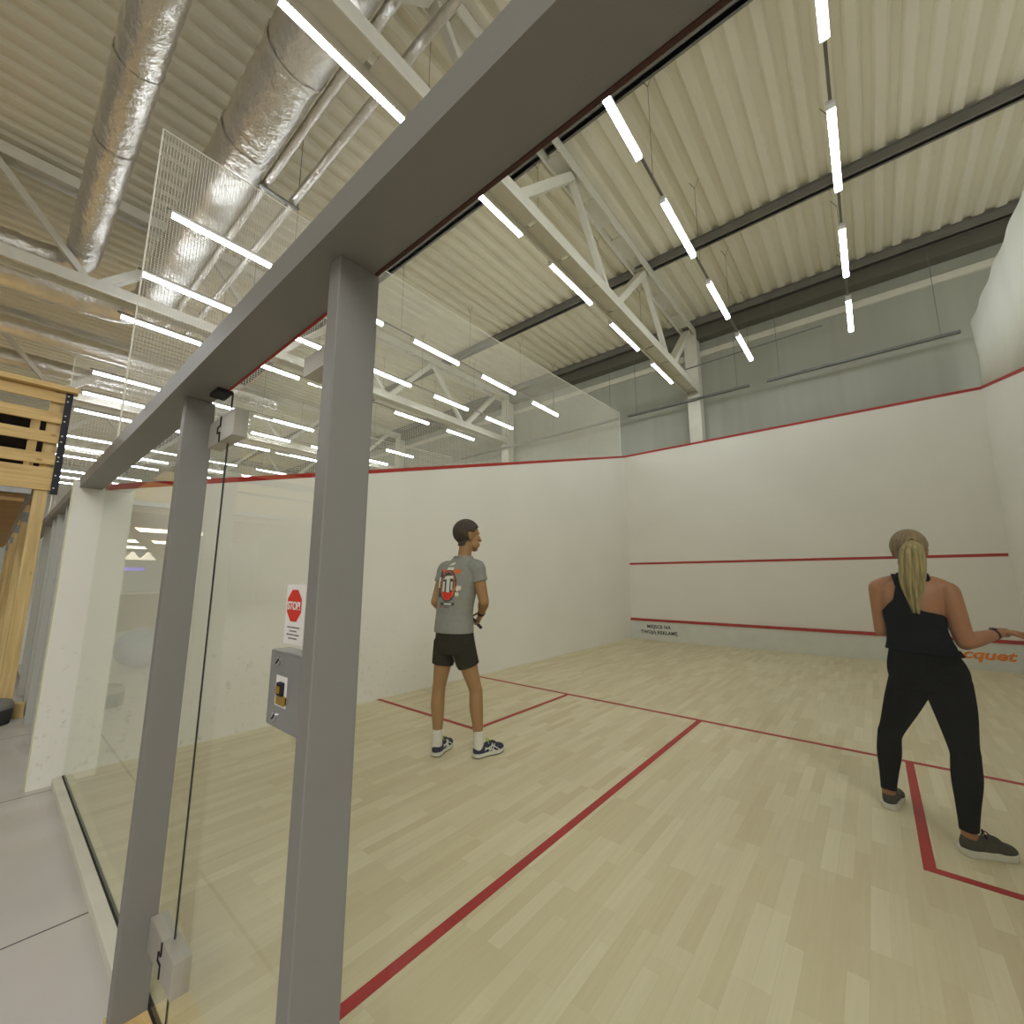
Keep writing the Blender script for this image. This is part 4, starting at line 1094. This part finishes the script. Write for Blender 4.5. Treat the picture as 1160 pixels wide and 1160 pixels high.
# pony tail: overlapping locks from one gathered root
pt = thing
root_p = Q(.102, -.085, 1.645)
bm = bmesh.new(); rnd = random.Random(3)
for i in range(26):
    u_ = rnd.uniform(-1, 1); dep = rnd.uniform(-1, 1); ln = rnd.uniform(.80, 1.16)
    ptsL = [root_p + br * u_ * .008, Q(.100 + u_ * .040, -.120 + dep * .012, 1.60), Q(.092 + u_ * .050, -.130 + dep * .015, 1.50), Q(.080 + u_ * .046, -.128 + dep * .015, 1.39), Q(.076 + u_ * .016, -.120 + dep * .008, 1.39 - .15 * ln)]
    tube(bm, [tuple(q) for q in ptsL], [.010, .015, .015, .012, .003], 8, 5)
o = obj('ponytail', bm, M['pony'], woman, True); o['label'] = 'long pale blond ponytail'
bm = bmesh.new(); tube(bm, [root_p + br * .02 * math.cos(t) + _Z * .02 * math.sin(t) - bn * .006 for t in [2 * PI * i / 16 for i in range(17)]], .006, 8); obj('hair_tie', bm, M['pony'], woman, True)
shoe(woman, WLH, WLD, .255, .094, (M['olive'], M['white'], M['white'], M['top']), 'olive knit trainer of the left foot pointing away', False, .078)
shoe(woman, WRH, WRD, .245, .090, (M['olive'], M['white'], M['white'], M['top']), 'olive knit trainer of the right foot turned sideways', False, .078)
bm = bmesh.new(); fw = (RW - RE).normalized(); tube(bm, [RW - fw * .045, RW - fw * .03], .030, 20); obj('watch_strap', bm, M['strap'], woman, True)
bm = bmesh.new(); ellipsoid(bm, RW - fw * .04 + _Z * .032, (.019, .019, .006)); obj('watch_face', bm, M['black'], woman, True)
#PEOPLE-END
# ------------------------------------------------------------------ light
def area(name, loc, sx, sy, power, rot=(0, 0, 0), col=(1, .96, .9)):
    l = bpy.data.lights.new(name, 'AREA'); l.shape = 'RECTANGLE'; l.size = sx; l.size_y = sy; l.energy = power; l.color = col
    o = bpy.data.objects.new(name, l); COL.objects.link(o); o.location = loc; o.rotation_euler = rot
area('hall_side_fill', (10.5, -5, 6.9), 4, 6, 850, (0, math.radians(12), 0), (.97, .99, 1))      # added fill panel right of the viewer, brightening the hall outside any reflection
for x in (-5.0, -8.2, -11.5, -18):      # added unseen fill strips for the hall, sized like the court lamps
    for y in (-2.4, -4.3, -6.2): area('hall_row_fill', (x, y, 5.95), .07, 1.2, 36, col=(.96, .98, 1))
wd = bpy.data.worlds.new('world'); SC.world = wd; wd.use_nodes = True
bgn = wd.node_tree.nodes['Background']; bgn.inputs['Color'].default_value = (1, 1, .96, 1); bgn.inputs['Strength'].default_value = .6
SC.view_settings.view_transform = 'Standard'; SC.view_settings.look = 'None'; SC.view_settings.exposure = 0
cy = SC.cycles
cy.max_bounces = 10; cy.diffuse_bounces = 5; cy.glossy_bounces = 5; cy.transparent_max_bounces = 16; cy.transmission_bounces = 6
cy.caustics_reflective = False; cy.caustics_refractive = False; cy.sample_clamp_indirect = 4; cy.use_denoising = True
